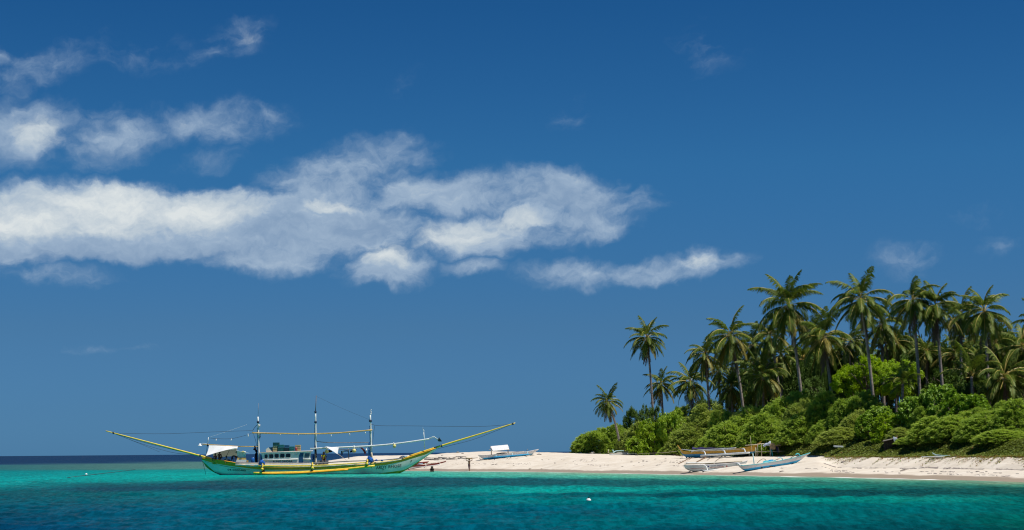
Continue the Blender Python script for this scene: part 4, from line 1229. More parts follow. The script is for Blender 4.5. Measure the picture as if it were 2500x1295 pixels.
# spars
atube('spar', [(615,1057.2,-.2),(680,1058.8,-.2),(760,1059.6,-.2),(830,1057.3,-.2),(909,1050.2,-.2)], 0.085, 'bamboo', n=16, sides=7)
atube('spar', [(581,1090.4,0),(605,1090.6,0),(631,1090.8,0)], 0.06, 'bamboo', sides=6)
atube('spar', [(494,1086.2,0),(512,1086,0),(545,1088,0),(581,1090.2,0)], 0.06, 'bamboo', sides=6)
atube('spar', [(773,1078,0),(795,1080.6,0),(840,1081.4,0),(900,1080.5,0)], 0.055, 'pole_grey', n=8, sides=6)
atube('spar', [(826,1098.5,0),(853,1098.5,0),(872,1097,0)], 0.05, 'pole_grey', sides=5)
boom = atube('light_boom', [(760,1096,-.2),(830,1093,-.2),(905,1089.3,-.2),(965,1084,-.2),(1020,1076.5,-.2),(1048,1072,-.2)], (.11,.10), 'pole_white', n=14, sides=7)
atube('boom_arm', [(1040,1073.5,-.2),(1059,1066,-.2),(1071,1074.5,-.2)], 0.05, 'pole_white', sides=5)
atube('boom_arm', [(1044,1074.5,-.2),(1060,1068,-.2),(1069,1075.5,-.2)], 0.04, 'pole_white', sides=5)
mb = MB(A0); mb.lathe(A(1073.5, 1074.5, -.2), [(0.06, -0.25), (0.20, -0.1), (0.33, 0.12), (0.30, 0.14)], 10, axis=(0.8, 0, 0.55)); mb.build('searchlight', 'crate_dark', big)
atube('radio_mast', [(1037,1097,-.2),(1035.5,1070,-.2),(1034.5,1056,-.2)], 0.055, 'pole_white', sides=6)
atube('radio_mast_tip', [(1034.5,1056,-.2),(1035,1052,-.2),(1032,1048,-.2),(1033,1045,-.2)], 0.035, 'pole_white', n=6, sides=5)
# long booms over stern and bow
atube('stern_boom', [(258,1052.5,0),(330,1071.5,0),(440,1100.5,0),(517,1120.5,0)], (.055,.135), 'bamboo_yellow', n=16, sides=7)
atube('bow_boom', [(1258,1033,0),(1180,1057.5,0),(1080,1088,0),(1000,1114.5,0)], (.06,.15), 'bamboo_yellow', n=16, sides=7)
atube('bow_boom_brace', [(1052,1101,-.2),(1030,1108,-.3),(1000,1118,-.4)], .07, 'hull_yellow', n=6)
for (u, v) in ((277,1057.5),(1252,1035.2),(489,1113),(1062,1093.8),(1078,1089)):
    mb = MB(A0); q = A(u, v); mb.lathe(q, [(.15, -.1), (.15, .1)], 7, axis=(1, 0, 0.2)); mb.build('boom_binding', 'rope_dark', big)
# ropes and cables
def rope(name, keys, r=0.022, mat='rope_dark', n=14): return atube(name, keys, r, mat, n=n, sides=4)
rope('stay_rope', [(277,1058),(400,1059.5),(520,1055),(617,1051.5)], .018)
rope('stay_rope', [(617,1051.5),(622,1044),(628.5,1037)], .03)
rope('stay_rope', [(280,1059),(340,1082),(420,1105),(470,1110)], .018)
rope('stay_rope', [(280,1059),(350,1080),(450,1105),(493,1114)], .022)
rope('stay_rope', [(280,1059.5),(330,1079),(390,1104)], .014)
rope('stay_rope', [(906,1028),(915,1039),(1000,1040.2),(1120,1041.6),(1190,1041),(1250,1036)], .02)
rope('stay_rope', [(915,1039),(912,1060),(909,1090)], .018)
rope('stay_rope', [(1245,1038.5),(1160,1072),(1100,1088),(1066,1097)], .02)
rope('stay_rope', [(617,1054),(624,1076),(629,1100)], .02)
rope('stay_rope', [(772,968),(830,995),(904,1026)], .010)
rope('bulb_cable', [(508,1069),(530,1071.5),(562,1071.6),(590,1066),(614,1058.5)], .02)
rope('awning_rope', [(508,1069),(560,1052),(603,1037)], .010, 'pole_white')
rope('mooring_rope', [(494.5,1127,-.6),(498,1140,-.8),(503,1161,-1)], .03)
rope('boom_rope', [(560,1100,-.5),(555,1110,-.6),(548,1128,-1)], .03)
rope('awning_rope', [(824,1108,-.2),(836,1117,-.4),(849,1126,-1)], .02, 'bamboo_pale')
for (u, v) in ((527.5,1075),(564.5,1074.5),(606,1064.5),(808.5,1064.8),(853.5,1061.8),(892,1058.5),(605.5,1062.5),(683.5,1061.5),(728,1062)):
    mb = MB(A0); mb.lathe(A(u, v), [(.03, .16), (.05, .1), (.075, -.02), (.04, -.1)], 6); mb.build('hanging_bulb', 'lamp_white', big)
# stern lamp on its bent arm
atube('lamp_arm', [(512,1085.8),(502,1083.6),(493,1082.8),(490,1085.5)], .03, 'pole_white', n=8, sides=5)
mb = MB(A0); mb.lathe(A(488.2, 1088), [(.30, -.08), (.26, .02), (.10, .12), (.06, .26)], 12); mb.build('lamp_shade', 'lamp_white', big)
atube('awning_post', [(508.5,1069),(506.5,1084),(503.5,1113)], .035, 'pole_grey', sides=5)
atube('awning_post_tip', [(509,1068),(507,1082)], .045, 'pole_white', sides=5)
bundle('rope_coil', 507, 1087.5, 1.6, 2.6, -.1, 'rope_black', 3, big)
# lamps and buoy under the light boom
for (u, vt, vb, s_) in ((797.5,1091,1100,1.0),(864.4,1088,1098,1.1)):
    lr = atube('lamp_rod', [(u, vt, -.35),(u - .3, vb, -.35)], .06, 'lamp_white', sides=6, parent=boom)
    mb = MB(A0); mb.lathe(A(u + .2, vb + 2.6, -.35), [(.10*s_, .22), (.21*s_, .13), (.24*s_, -.05), (.19*s_, -.2), (.05, -.22)], 10, axis=(-.15, -.4, 1)); mb.build('work_lamp', 'lamp_yellow', boom)
atube('buoy_line', [(961,1080.5,-.35),(962.5,1086,-.35)], .05, 'lamp_white', sides=5)
mb = MB(A0); mb.lathe(A(963, 1089.5, -.35), [(.08, .2), (.2, .12), (.22, -.05), (.14, -.2)], 9, axis=(.3, -.3, 1)); mb.build('hanging_buoy', 'lamp_yellow', big)

# awning over the stern
mb = MB(A0)
rows = []
for i in range(15):
    s_ = i / 14
    top = A(511 + 70 * s_, 1086.3 + 3.7 * s_, 0)
    low = A(502.5 + 74.5 * s_, 1113.6 - 20 * s_ - 1.2 * math.sin(s_ * 3.14), -1.7 + 0.2 * s_)
    row = []
    for j in range(9):
        t_ = j / 8; p = top.lerp(low, t_)
        p.y += 0.16 * math.sin(s_ * 15 + t_ * 4.5) * math.sin(t_ * 3.14) * (1 - 0.6 * s_); p.z -= 0.24 * math.sin(t_ * 3.14) * (0.6 + 0.4 * math.sin(s_ * 9))
        row.append(p)
    rows.append(row)
mb.grid(rows); mb.build('awning_sheet', 'tarp_white', big)
mb = MB(A0); rows = []
for i in range(13):
    s_ = i / 12
    top = A(513 + 66 * s_, 1086.8 + 3.6 * s_, 0.04); low = A(523 + 56 * s_, 1117.5 - 4.0 * s_, 1.9)
    rows.append([top.lerp(low, j / 6) + Vector((0, .07 * math.sin(s_ * 12 + j), -0.15 * math.sin(j / 6 * 3.14))) for j in range(7)])
mb.grid(rows); mb.build('awning_backsheet', 'tarp_shaded', big)
mb = MB(A0)
rows = [[A(773,1095,-.3), A(785,1094,-.35), A(796,1090.5,-.4)], [A(774,1097,.5), A(786,1096.5,.5), A(797,1093,.5)]]
mb.grid(rows)
rows = [[A(796,1090.5,-.4), A(811,1092.2,-.4), A(827,1093.2,-.4)], [A(799,1092.5,-.7), A(812,1097,-.75), A(826,1098,-.75)], [A(803,1096,-1), A(813,1102,-1), A(824,1109.5,-1)]]
mb.grid(rows); mb.build('foredeck_awning', 'tarp_white', big)
# washing on the lines
mb = MB(A0); mb.grid([[A(832.5+.8*i, 1101+.2*i), A(833+.9*i, 1107), A(834+.6*i, 1112-.4*i)] for i in range(5)]); mb.build('hung_cloth', 'cloth_dark', big)
mb = MB(A0); mb.grid([[A(836+1.1*i, 1101), A(836.5+1.0*i, 1104), A(836.5+1*i, 1106-.4*i)] for i in range(4)]); mb.build('hung_cloth', 'cloth_tan', big)
mb = MB(A0); mb.grid([[A(876,1094), A(880,1094.8), A(884,1098)], [A(884,1093), A(888,1097.5), A(888,1104)], [A(890,1098), A(894,1105), A(891,1111)]]); mb.build('hung_cloth', 'cloth_red', big)
atube('plastic_bottle', [(894,1094,-.2),(894.4,1097,-.2),(894.4,1102,-.2)], (.05,.13), 'lamp_white', n=4, sides=8)
atube('hung_pole', [(850.4,1095,.1),(851,1108,.1),(851.8,1121,.1)], .06, 'pole_grey', sides=5)
for k, (u, v, du, dv_) in enumerate(((805,1102,4,3),(859,1102.5,4,2.6),(846,1101.5,5,1.4))): bundle('hung_bag', u, v, du, dv_, .3, 'cloth_dark', 10 + k, big)

# cabin
roofL, roofR = 1105.8, 1101.6
def croof(u): return roofL + (roofR - roofL) * (u - 637) / 125
cab = MB(A0)
y0, y1 = -1.15, 1.15
pts = []
for y in (y0, y1):
    pts += [A(641, 1140, y), A(758, 1140, y), A(756.5, 1128, y), A(760.5, croof(760) + 1.0, y), A(637.5, croof(637) + 1.0, y), A(641.5, 1124, y)]
cab.add(pts, [(0, 1, 2, 3, 4, 5), (11, 10, 9, 8, 7, 6), (1, 7, 8, 2), (2, 8, 9, 3), (3, 9, 10, 4), (4, 10, 11, 5), (5, 11, 6, 0)])
cab.build('cabin_wall', 'cabin_paint', big)
mb = MB(A0); pts = []
for y in (-1.25, 1.25): pts += [A(634, 1106.6, y), A(764, 1102.2, y), A(764, 1100.6, y), A(634, 1104.6, y)]
mb.add(pts, [(0, 1, 2, 3), (7, 6, 5, 4), (4, 5, 1, 0), (3, 2, 6, 7), (1, 5, 6, 2), (4, 0, 3, 7)]); cab_roof = mb.build('cabin_roof', 'roof_wood', big)
atube('roof_trim', [(634,1105.8,-1.28),(700,1103.4,-1.28),(764,1101.4,-1.28)], .05, 'foam_white', sides=5, parent=cab_roof)
def win(u0, u1, v0, v1, mat='dark_glass', sl=0.0):
    w = MB(A0); yy = y0 - 0.012
    ring_o = [A(u0 - .9, v1 + .9, yy), A(u1 + .9 - sl, v1 + .9, yy), A(u1 + .9, v0 - .9, yy), A(u0 - .9 + sl, v0 - .9, yy)]
    ring_i = [A(u0, v1, yy - .03), A(u1 - sl, v1, yy - .03), A(u1, v0, yy - .03), A(u0 + sl, v0, yy - .03)]
    w.add(ring_o + ring_i, [(0, 1, 5, 4), (1, 2, 6, 5), (2, 3, 7, 6), (3, 0, 4, 7)])
    f = w.build('window_frame', 'white_paint', big)
    g_ = MB(A0); c1 = 1.4
    q = [(u0+c1,v1),(u1-sl-c1,v1),(u1-sl*.8,v1-c1),(u1-sl*.1,v0+c1),(u1-c1,v0),(u0+sl+c1,v0),(u0+sl,v0+c1),(u0,v1-c1)]
    g_.add([A(a_, b_, yy - .015) for a_, b_ in q], [tuple(range(8))]); g_.build('pane', mat, f)
for (a_, b_, c_, d_) in ((646,653.6,1110,1119.6),(657,667.2,1109.6,1119.2),(670.4,680.6,1109,1118.4),(683.8,694.8,1108.4,1118),(698,709.2,1108,1117.2)): win(a_, b_, c_, d_)
win(742.5, 756.2, 1107, 1118.2, 'grey_glass', 2.2)
mb = MB(A0); mb.add([A(718.5,1112,y0-.02), A(727,1112,y0-.02), A(728,1108,y0-.02), A(719.5,1108,y0-.02)], [(0,1,2,3)]); mb.build('louvre', 'hull_greywhite', big)
mb = MB(A0); mb.add([A(729.5,1131,y0-.03), A(740,1131,y0-.03), A(739.6,1114,y0-.03), A(742,1106,y0-.03), A(732.5,1106,y0-.03), A(730,1114,y0-.03)], [(0,1,2,3,4,5)]); mb.build('cabin_door', 'door_blue', big)
for (a_, va, b_, vb) in ((642.5,1124,727,1121.6),(740.5,1121.6,759,1121.4)):
    atube('rubbing_strip', [(a_, va, y0 - .05),((a_+b_)/2,(va+vb)/2,y0-.05),(b_, vb, y0 - .05)], .06, 'white_paint', sides=5)
lettering('ALING DHORA', 'cabin_lettering', big, A0, lambda s_, t_: A(665.5 + 48 * s_, 1130.3 - .9 * s_ - 5.4 * t_, y0 - .03), 'lettering', None)
abox('visor', 757, 768, 1094, 1097, -.9, .9, 'white_paint')
# stern shelter
abox('shelter_wall', 579, 600, 1102, 1118, -.5, .9, 'white_paint')
mb = MB(A0); mb.add([A(577,1099.6,-.9), A(609,1106.3,-.9), A(609,1106.3,1.1), A(577,1099.6,1.1), A(577,1101,-.9), A(609,1107.4,-.9), A(609,1107.4,1.1), A(577,1101,1.1)], [(0,1,2,3),(7,6,5,4),(4,5,1,0),(5,6,2,1),(6,7,3,2),(7,4,0,3)]); mb.build('shelter_roof', 'white_paint', big)
bundle('roof_float', 593.5, 1103.2, 2.6, 1.8, -.9, 'lamp_yellow', 8, big)
abox('engine_box', 579, 601, 1118, 1122.6, -.75, .7, 'bamboo')
abox('engine_box', 577, 602, 1122.6, 1126.6, -.9, .8, 'hull_greywhite')
abox('engine_box', 576, 601, 1126.6, 1131, -1.0, .8, 'cabin_paint')
abox('fuel_can', 602, 606.5, 1124, 1130, -.9, -.4, 'bamboo')
abox('shelter_front', 636, 643, 1112, 1131, .2, .9, 'pole_blue')

# things standing on the boat
def on_boat(name, label, cat, u0, u1, v0, v1, y0_, y1_, mat, group=None, parts=None, tilt=0.0):
    base = A((u0 + u1) / 2, v1, (y0_ + y1_) / 2)
    root = empty(name, base); tag(root, label, cat, group)
    a_, b_ = A(u0, v1, y0_), A(u1, v0, y0_)
    w, h, dp = b_.x - a_.x, b_.z - a_.z, y1_ - y0_
    R = Matrix.Rotation(tilt, 3, 'Y')
    body = MB()
    # open slatted box: floor, corner posts, boards with gaps
    t_ = 0.05
    body.box((0, 0, t_ / 2), (w, dp, t_))
    for sx_ in (-1, 1):
        for sy_ in (-1, 1): body.box((sx_ * (w / 2 - t_ / 2), sy_ * (dp / 2 - t_ / 2), h / 2), (t_, t_, h - .01))
    o = body.build('frame', mat, root); o.rotation_euler = (0, tilt, 0)
    nb = 3
    for k in range(nb):
        zc = h * (k + .55) / nb; hh = h / nb * 0.80
        for sy_ in (-1, 1):
            s2 = MB(); s2.box((0, sy_ * (dp / 2 + .012), zc), (w, .02, hh)); q = s2.build('slat', mat, root); q.rotation_euler = (0, tilt, 0)
        for sx_ in (-1, 1):
            s2 = MB(); s2.box((sx_ * (w / 2 + .012), 0, zc), (.02, dp, hh)); q = s2.build('slat', mat, root); q.rotation_euler = (0, tilt, 0)
    fill = MB(); fill.box((0, 0, h * .46), (w * .86, dp * .86, h * .8)); fill.build('contents', 'crate_dark', root).rotation_euler = (0, tilt, 0)
    return root
GR = 'crates stacked on the cabin roof'
RV = lambda u: croof(u) - 1.4
on_boat('cargo_crate', 'beige crate under the top green crate on the cabin roof', 'crate', 667,677.5,1089.2,RV(672),-1.0,-.3,'box_beige',GR)
on_boat('cargo_crate', 'highest dark green crate on the cabin roof', 'crate', 667.5,681.5,1080.6,1089.1,-1.05,-.25,'crate_green',GR)
on_boat('cargo_crate', 'teal upper crate right of the highest crate', 'crate', 679.3,693,1086,1091.8,-1.0,-.3,'crate_teal',GR)
on_boat('cargo_crate', 'dark lower crate beneath the teal one', 'crate', 679,693.2,1092,RV(686),-1.05,-.25,'crate_green',GR)
on_boat('cargo_crate', 'blue upper crate in the middle of the roof row', 'crate', 695.5,705.5,1087,1093.2,-1.0,-.3,'crate_blue',GR)
on_boat('cargo_crate', 'blackish lower crate under the blue one', 'crate', 694.3,706.5,1093.4,RV(700),-1.05,-.3,'crate_dark',GR)
on_boat('cargo_crate', 'small teal crate left of the red jug', 'crate', 707.5,718,1090.3,RV(713),-1.05,-.3,'crate_teal',GR)
on_boat('cargo_crate', 'tall beige box with white rim at the right of the roof row', 'box', 721.5,733.3,1086.3,RV(727),-.9,-.2,'box_beige',GR)
on_boat('cargo_crate', 'navy tub crate between the white board and the beige crate', 'crate', 658,666.5,1092,RV(662),-.9,-.3,'crate_blue',GR)
def lump(name, label, cat, u, v, du, dv_, y, mat, seed, group=None):
    o = bundle(name, u, v, du, dv_, y, mat, seed, None); o.location = A0; tag(o, label, cat, group); return o
mb = MB(A(652, 1104, -1)); mb.add([A(648.5,1098.6,-1), A(655,1092.5,-1), A(664.5,1103.4,-1), A(650,1104.6,-1), A(648.5,1098.6,-.6), A(655,1092.5,-.6), A(664.5,1103.4,-.6), A(650,1104.6,-.6)], [(3,2,1,0),(4,5,6,7),(0,1,5,4),(1,2,6,5),(2,3,7,6),(3,0,4,7)])
o = mb.build('foam_board', 'foam_white'); o.location = A(652, 1104, -1); tag(o, 'slanted white foam board leaning at the left end of the cabin roof', 'board')
def jug(name, label, u, v0, v1, w, y, mat, cat, group=None, handle=True):
    base = A(u, v1, y); root = empty(name, base); tag(root, label, cat, group)
    h = A(u, v0, y).z - base.z; r = w * DA / F / 2
    mb = MB(); mb.lathe((0, 0, 0), [(r*.9, 0), (r, .04*h), (r, .34*h), (r*1.05, .36*h), (r, .40*h), (r, .62*h), (r*1.05, .64*h), (r, .68*h), (r, .93*h), (r*.85, h)], 14); mb.build('body', mat, root)
    mb = MB(); mb.lathe((r*.3, 0, h), [(r*.25, 0), (r*.25, .05)], 8); mb.build('cap', 'lamp_white', root)
    return root
jug('plastic_jug', 'red jug beside the tall beige box on the cabin roof', 723, 1093, RV(723), 5.2, -1.15, 'plastic_red', 'jug')
jug('plastic_barrel', 'blue plastic barrel beside the aft mast', 616.6, 1118, 1131.5, 8.6, -.6, 'barrel_blue', 'barrel')
# gear on the foredeck
lump('rope_heap', 'heap of rope and white plastic on the foredeck', 'rope', 990, 1115.5, 9, 3.2, -.4, 'cloth_bluewhite', 31)
lump('net_heap', 'small dark net heap beside the white plastic on the foredeck', 'net', 981, 1117.5, 4.5, 2.6, -.5, 'cloth_dark', 32)
lump('grey_sack', 'grey tied sack on the deck beside the seated pale-shirted man', 'sack', 543, 1125.5, 4.5, 4.2, -.7, 'cloth_bluewhite', 33)
lump('net_heap', 'black net heap at the feet of the bending man', 'net', 573, 1131.5, 7, 2.6, -.9, 'cloth_dark', 34)
lump('green_sack', 'dark green sack right of the pale-shirted man', 'sack', 559.5, 1126.5, 2.6, 4.6, -.3, 'crate_green', 35)

# ------------------------------------------------------------------ people
def person(name_label, base, pose, mats, rz=0.0, group=None, scale=1.0, cut=None, extra=None):
    """one continuous skinned body; pose gives joints in metres, base at the feet or seat.
    mats: (skin, shirt, trousers) ; cut: (shirt_low, shirt_high) fractions by joint tag"""
    J = pose
    bones = [('pelvis','belly'),('belly','chest'),('chest','neck'),('neck','head'),('head','crown'),
             ('chest','shl'),('shl','ell'),('ell','wrl'),('wrl','hal'),('chest','shr'),('shr','elr'),('elr','wrr'),('wrr','har'),
             ('pelvis','hil'),('hil','knl'),('knl','anl'),('anl','tol'),('pelvis','hir'),('hir','knr'),('knr','anr'),('anr','tor')]
    R = dict(pelvis=(.15,.11),belly=(.13,.10),chest=(.16,.11),neck=(.055,.055),head=(.095,.105),crown=(.075,.085),
             shl=(.062,.062),shr=(.062,.062),ell=(.043,.043),elr=(.043,.043),wrl=(.030,.030),wrr=(.030,.030),hal=(.036,.022),har=(.036,.022),
             hil=(.095,.095),hir=(.095,.095),knl=(.062,.062),knr=(.062,.062),anl=(.040,.040),anr=(.040,.040),tol=(.042,.030),tor=(.042,.030))
    names = list(J)
    me = bpy.data.meshes.new('body')
    me.from_pydata([Vector(J[n]) * scale for n in names], [(names.index(a), names.index(b_)) for a, b_ in bones], [])
    ob = bpy.data.objects.new('tmp', me); COL.objects.link(ob)
    sk = ob.modifiers.new('skin', 'SKIN'); sk.use_smooth_shade = True
    if not me.skin_vertices: 
        bpy.context.view_layer.objects.active = ob
    lay = me.skin_vertices[0].data
    for i, n in enumerate(names):
        lay[i].radius = (R[n][0] * scale, R[n][1] * scale); lay[i].use_root = (n == 'pelvis')
    sb = ob.modifiers.new('sub', 'SUBSURF'); sb.levels = 1; sb.render_levels = 1
    dg = bpy.context.evaluated_depsgraph_get(); dg.update()
    body = bpy.data.meshes.new_from_object(ob.evaluated_get(dg))
    bpy.data.objects.remove(ob); bpy.data.meshes.remove(me)
    body.name = 'body'
    body.materials.clear()
    for m_ in mats: body.materials.append(MATS[m_])
    # clothing by nearest joint
    tags = {n: 0 for n in names}
    for n in ('pelvis','hil','hir','knl','knr'): tags[n] = 2
    for n in ('belly','chest','shl','shr'): tags[n] = 1
    jl = [(n, Vector(J[n]) * scale) for n in names]
    for p in body.polygons:
        c = p.center; n = min(jl, key=lambda q: (q[1] - c).length_squared)[0]
        p.material_index = tags[n]; p.use_smooth = True
    root = empty('person', base, rz); tag(root, name_label, 'person', group)
    o = bpy.data.objects.new('body', body); COL.objects.link(o); o.parent = root
    # hair, ears and face
    hd = Vector(J['head']) * scale; cr = Vector(J['crown']) * scale; ax = (cr - hd).normalized()
    mb = MB(); mb.lathe(hd.lerp(cr, .55), [(.115*scale, -.07*scale), (.122*scale, 0), (.10*scale, .07*scale), (.05*scale, .12*scale)], 10, axis=ax)
    mb.build('hair', 'hair', root)
    fw = Vector((0, -1, 0))
    mb = MB(); mb.lathe(hd + fw * .11 * scale + Vector((0, 0, -.01)), [(.02*scale, -.015), (.016*scale, .02)], 5); mb.build('nose', mats[0], root)
    for sx_ in (-1, 1):
        mb = MB(); mb.lathe(hd + Vector((sx_ * .105 * scale, 0, 0)), [(.02*scale, -.03*scale), (.026*scale, 0), (.02*scale, .03*scale)], 5); mb.build('ear', mats[0], root)
    # fingers on both hands
    for h_, w_ in (('hal','wrl'),('har','wrr')):
        H = Vector(J[h_]) * scale; d_ = (H - Vector(J[w_]) * scale).normalized(); sd = d_.cross(Vector((0, 1, 0.3))).normalized()
        mb = MB()
        for k, (off, ln) in enumerate(((-.03,.07),(-.012,.085),(.008,.08),(.026,.062))):
            a_ = H + sd * off * scale; mb.tube([a_, a_ + d_ * ln * .55 * scale, a_ + d_ * ln * scale + fw * .015], [.009*scale, .008*scale, .006*scale], 5)
        a_ = H - d_ * .03 * scale - sd * .035 * scale; mb.tube([a_, a_ + (d_ * .4 - sd).normalized() * .04 * scale, a_ + (d_ - sd * .6).normalized() * .065 * scale], [.011*scale, .009*scale, .007*scale], 5)
        mb.build('fingers', mats[0], root)
    return root

STAND = dict(pelvis=(0,0,.88),belly=(0,0,1.05),chest=(0,0,1.28),neck=(0,0,1.45),head=(0,-.02,1.56),crown=(0,-.01,1.66),
  shl=(-.18,0,1.38),ell=(-.25,.0,1.12),wrl=(-.24,-.08,.90),hal=(-.24,-.1,.82),shr=(.18,0,1.38),elr=(.25,0,1.12),wrr=(.24,-.08,.90),har=(.24,-.1,.82),
  hil=(-.09,0,.82),knl=(-.09,-.02,.46),anl=(-.09,.02,.08),tol=(-.10,-.15,.04),hir=(.09,0,.82),knr=(.09,-.02,.46),anr=(.09,.02,.08),tor=(.10,-.15,.04))
CARRY = dict(STAND); CARRY.update(shl=(-.18,0,1.40),ell=(-.42,-.02,1.46),wrl=(-.40,0,1.68),hal=(-.36,0,1.75),shr=(.18,0,1.40),elr=(.42,-.02,1.46),wrr=(.40,0,1.68),har=(.36,0,1.75),
  knl=(-.05,-.05,.46),anl=(.0,.05,.08),tol=(.0,-.12,.04),anr=(.08,.0,.08),knr=(.08,-.03,.46))
SIT = dict(pelvis=(0,0,.12),belly=(0,-.02,.30),chest=(0,-.05,.52),neck=(0,-.06,.69),head=(0,-.10,.80),crown=(0,-.10,.90),
  shl=(-.19,-.05,.62),ell=(-.27,-.16,.38),wrl=(-.16,-.34,.32),hal=(-.10,-.40,.32),shr=(.19,-.05,.62),elr=(.27,-.16,.38),wrr=(.16,-.34,.32),har=(.10,-.40,.32),
  hil=(-.11,-.02,.11),knl=(-.20,-.42,.34),anl=(-.14,-.55,.02),tol=(-.14,-.68,-.02),hir=(.11,-.02,.11),knr=(.22,-.40,.34),anr=(.16,-.55,.02),tor=(.16,-.68,-.02))
BEND = dict(pelvis=(0,0,.88),belly=(.14,0,.99),chest=(.34,0,1.00),neck=(.50,0,.92),head=(.60,-.02,.84),crown=(.68,-.02,.79),
  shl=(.38,-.18,.98),ell=(.44,-.22,.70),wrl=(.46,-.2,.48),hal=(.47,-.2,.40),shr=(.38,.18,.98),elr=(.46,.2,.70),wrr=(.5,.18,.48),har=(.51,.18,.40),
  hil=(-.02,-.1,.82),knl=(-.06,-.1,.46),anl=(-.16,-.1,.08),tol=(-.02,-.1,.04),hir=(.02,.1,.82),knr=(.12,.1,.46),anr=(.14,.1,.08),tor=(.28,.1,.04))
KNEEL = dict(SIT)

GP = 'crew under the stern awning'
def seat_base(u, v, y): return A(u, v, y)
person('man in dark red shirt sitting at the stern end under the awning', A(526.5, 1125.5, -.75), SIT, ('skin_dark','shirt_red','trousers_dark'), -.4, GP)
person('man in brown shirt sitting higher on the rail under the awning', A(535.5, 1121.5, -.2), SIT, ('skin_dark','shirt_brown','trousers_dark'), .5, GP)
person('man in pale shirt sitting low beside the grey sack', A(552.5, 1131.5, -.7), SIT, ('skin_dark','shirt_pale','trousers_blue'), .2, GP)
person('man in black shirt and blue trousers bending over under the awning', A(566.5, 1131.5, -.5), BEND, ('skin_dark','shirt_black','trousers_blue'), 0.0, GP, scale=.95)
person('man in yellow shirt sitting amidships behind the middle mast', A(790.5, 1126.0, -.4), SIT, ('skin_dark','shirt_yellow','trousers_dark'), .1, None, scale=1.22)
abox('deck_locker', 775, 802, 1124.5, 1137, -.8, .5, 'pole_grey')
# seats for the stern crew
abox('stern_bench', 519, 545, 1124.6, 1134, -1.0, .6, 'hull_olive')
abox('stern_bench', 531, 542, 1121.2, 1124.5, -.45, .6, 'hull_olive')

dW = hit(1145.5, 1150.8); wb = P(1145.5, 1150.8, dW)
person('barefoot person in swimwear carrying a wide tray on the head at the water edge', wb, CARRY, ('skin','skin','swim_dark'), 0.0, None)
mb = MB(); mb.lathe((0, 0, 0), [(.40, .0), (.44, .02), (.50, .10), (.47, .11), (.42, .05), (.05, .04)], 16)
tray = mb.build('carrying_tray', 'basket'); tray.location = wb + Vector((-.02, 0, 1.70)); tray.rotation_euler = (0, .10, 0)
tag(tray, 'wide woven tray balanced on the head of the person at the water edge', 'tray')
for k, (u, v, lab, rz_) in enumerate(((1052.6,1149.6,'left of two bathers crouching in the shallows',.5),(1056.8,1149.8,'right of two bathers crouching in the shallows',-.4))):
    Dq = on_plane(u, 1152.2, 0.0)
    person(lab, P(u, 1152.2, Dq) + Vector((0, 0, -.12)), SIT, ('skin_dark','skin_dark','trousers_dark'), rz_, 'bathers in the shallows', scale=.9)

# ------------------------------------------------------------------ boats on the sand
def boat(name, label, sheer, keel, line, beam, mats, hit_at, band=None, vexp=.5, group='outrigger boats drawn up on the beach', trim=None, deckmat='wood_brown', deck=.15, back=0.0, D_abs=None, yaw=0.0):
    D = D_abs if D_abs else back + hit(*hit_at) + max(b_[1] for b_ in beam) * .3
    off = P(hit_at[0], hit_at[1], D)
    root = empty(name, off); tag(root, label, 'boat', group)
    h = Hull(D, sheer, keel, line, beam, band, vexp, yaw)
    h.build(root, off, mats, n=36, deck=deck, deckmat=deckmat)
    if trim: h.rail(root, off, trim, .035)
    def q(u, v, y=0.0): return P(u, v, h.Dat(u) + y)
    def tb(nm, keys, r, mat, y=0.0, n=None, sides=6):
        pts = [q(k[0], k[1], k[2] if len(k) > 2 else y) for k in keys]
        if n: pts = curve_pts(pts, n)
        if isinstance(r, tuple): r = [r[0] + (r[1] - r[0]) * i / (len(pts) - 1) for i in range(len(pts))]
        m_ = MB(off); m_.tube(pts, r, sides); return m_.build(nm, mat, root)
    return root, h, q, tb, off, D

# yellow and blue boat high on the sand
r_, h_, q, tb, off, Dy = boat('outrigger_boat', 'yellow and deep blue outrigger boat with upturned ends high on the sand',
  [(1654,1087),(1660,1096),(1667,1102.5),(1690,1104.5),(1740,1102),(1790,1097.5),(1815,1093.5),(1835,1090.5),(1845,1087.5),(1859,1077.5)],
  [(1654,1089),(1660,1100),(1667,1112.5),(1677,1117.6),(1712,1117.8),(1760,1115),(1827,1109),(1843,1106.5),(1846,1092),(1859,1079)],
  [(1654,1090),(1667,1110),(1750,1107.5),(1845,1102.5),(1859,1079)],
  [(1654,.08),(1667,.30),(1690,.55),(1750,.68),(1810,.6),(1843,.5),(1846,.2),(1859,.05)], ['hull_deepblue','hull_orange'], (1700,1117.0), vexp=.26, trim='hull_orange', D_abs=hit(1676, 1118.4), yaw=(hit(1676, 1118.4) - crest_D(1845) + 0.6) / 180.0)
for (a_, b_, c_) in (((1690,1103),(1696,1101.5,-.5),(1716,1097)),): pass
tb('deck_pole', [(1664,1097.4,-.3),(1682,1099.6,-.5),(1702,1102,-.7)], .045, 'pole_white')
tb('deck_pole', [(1688,1104,-.7),(1694,1101.4,-.7),(1716,1098.6,-.6),(1770,1096,-.6),(1797,1094,-.5)], .06, 'pole_white', n=12)
tb('deck_pole', [(1700,1102,-.7),(1760,1100,-.7),(1800,1097,-.6),(1816,1096.5,-.6)], .06, 'bamboo_pale', n=8)
tb('deck_pole', [(1715,1099.5,.4),(1770,1097.5,.4),(1812,1095,.4)], .05, 'pole_white', n=6)
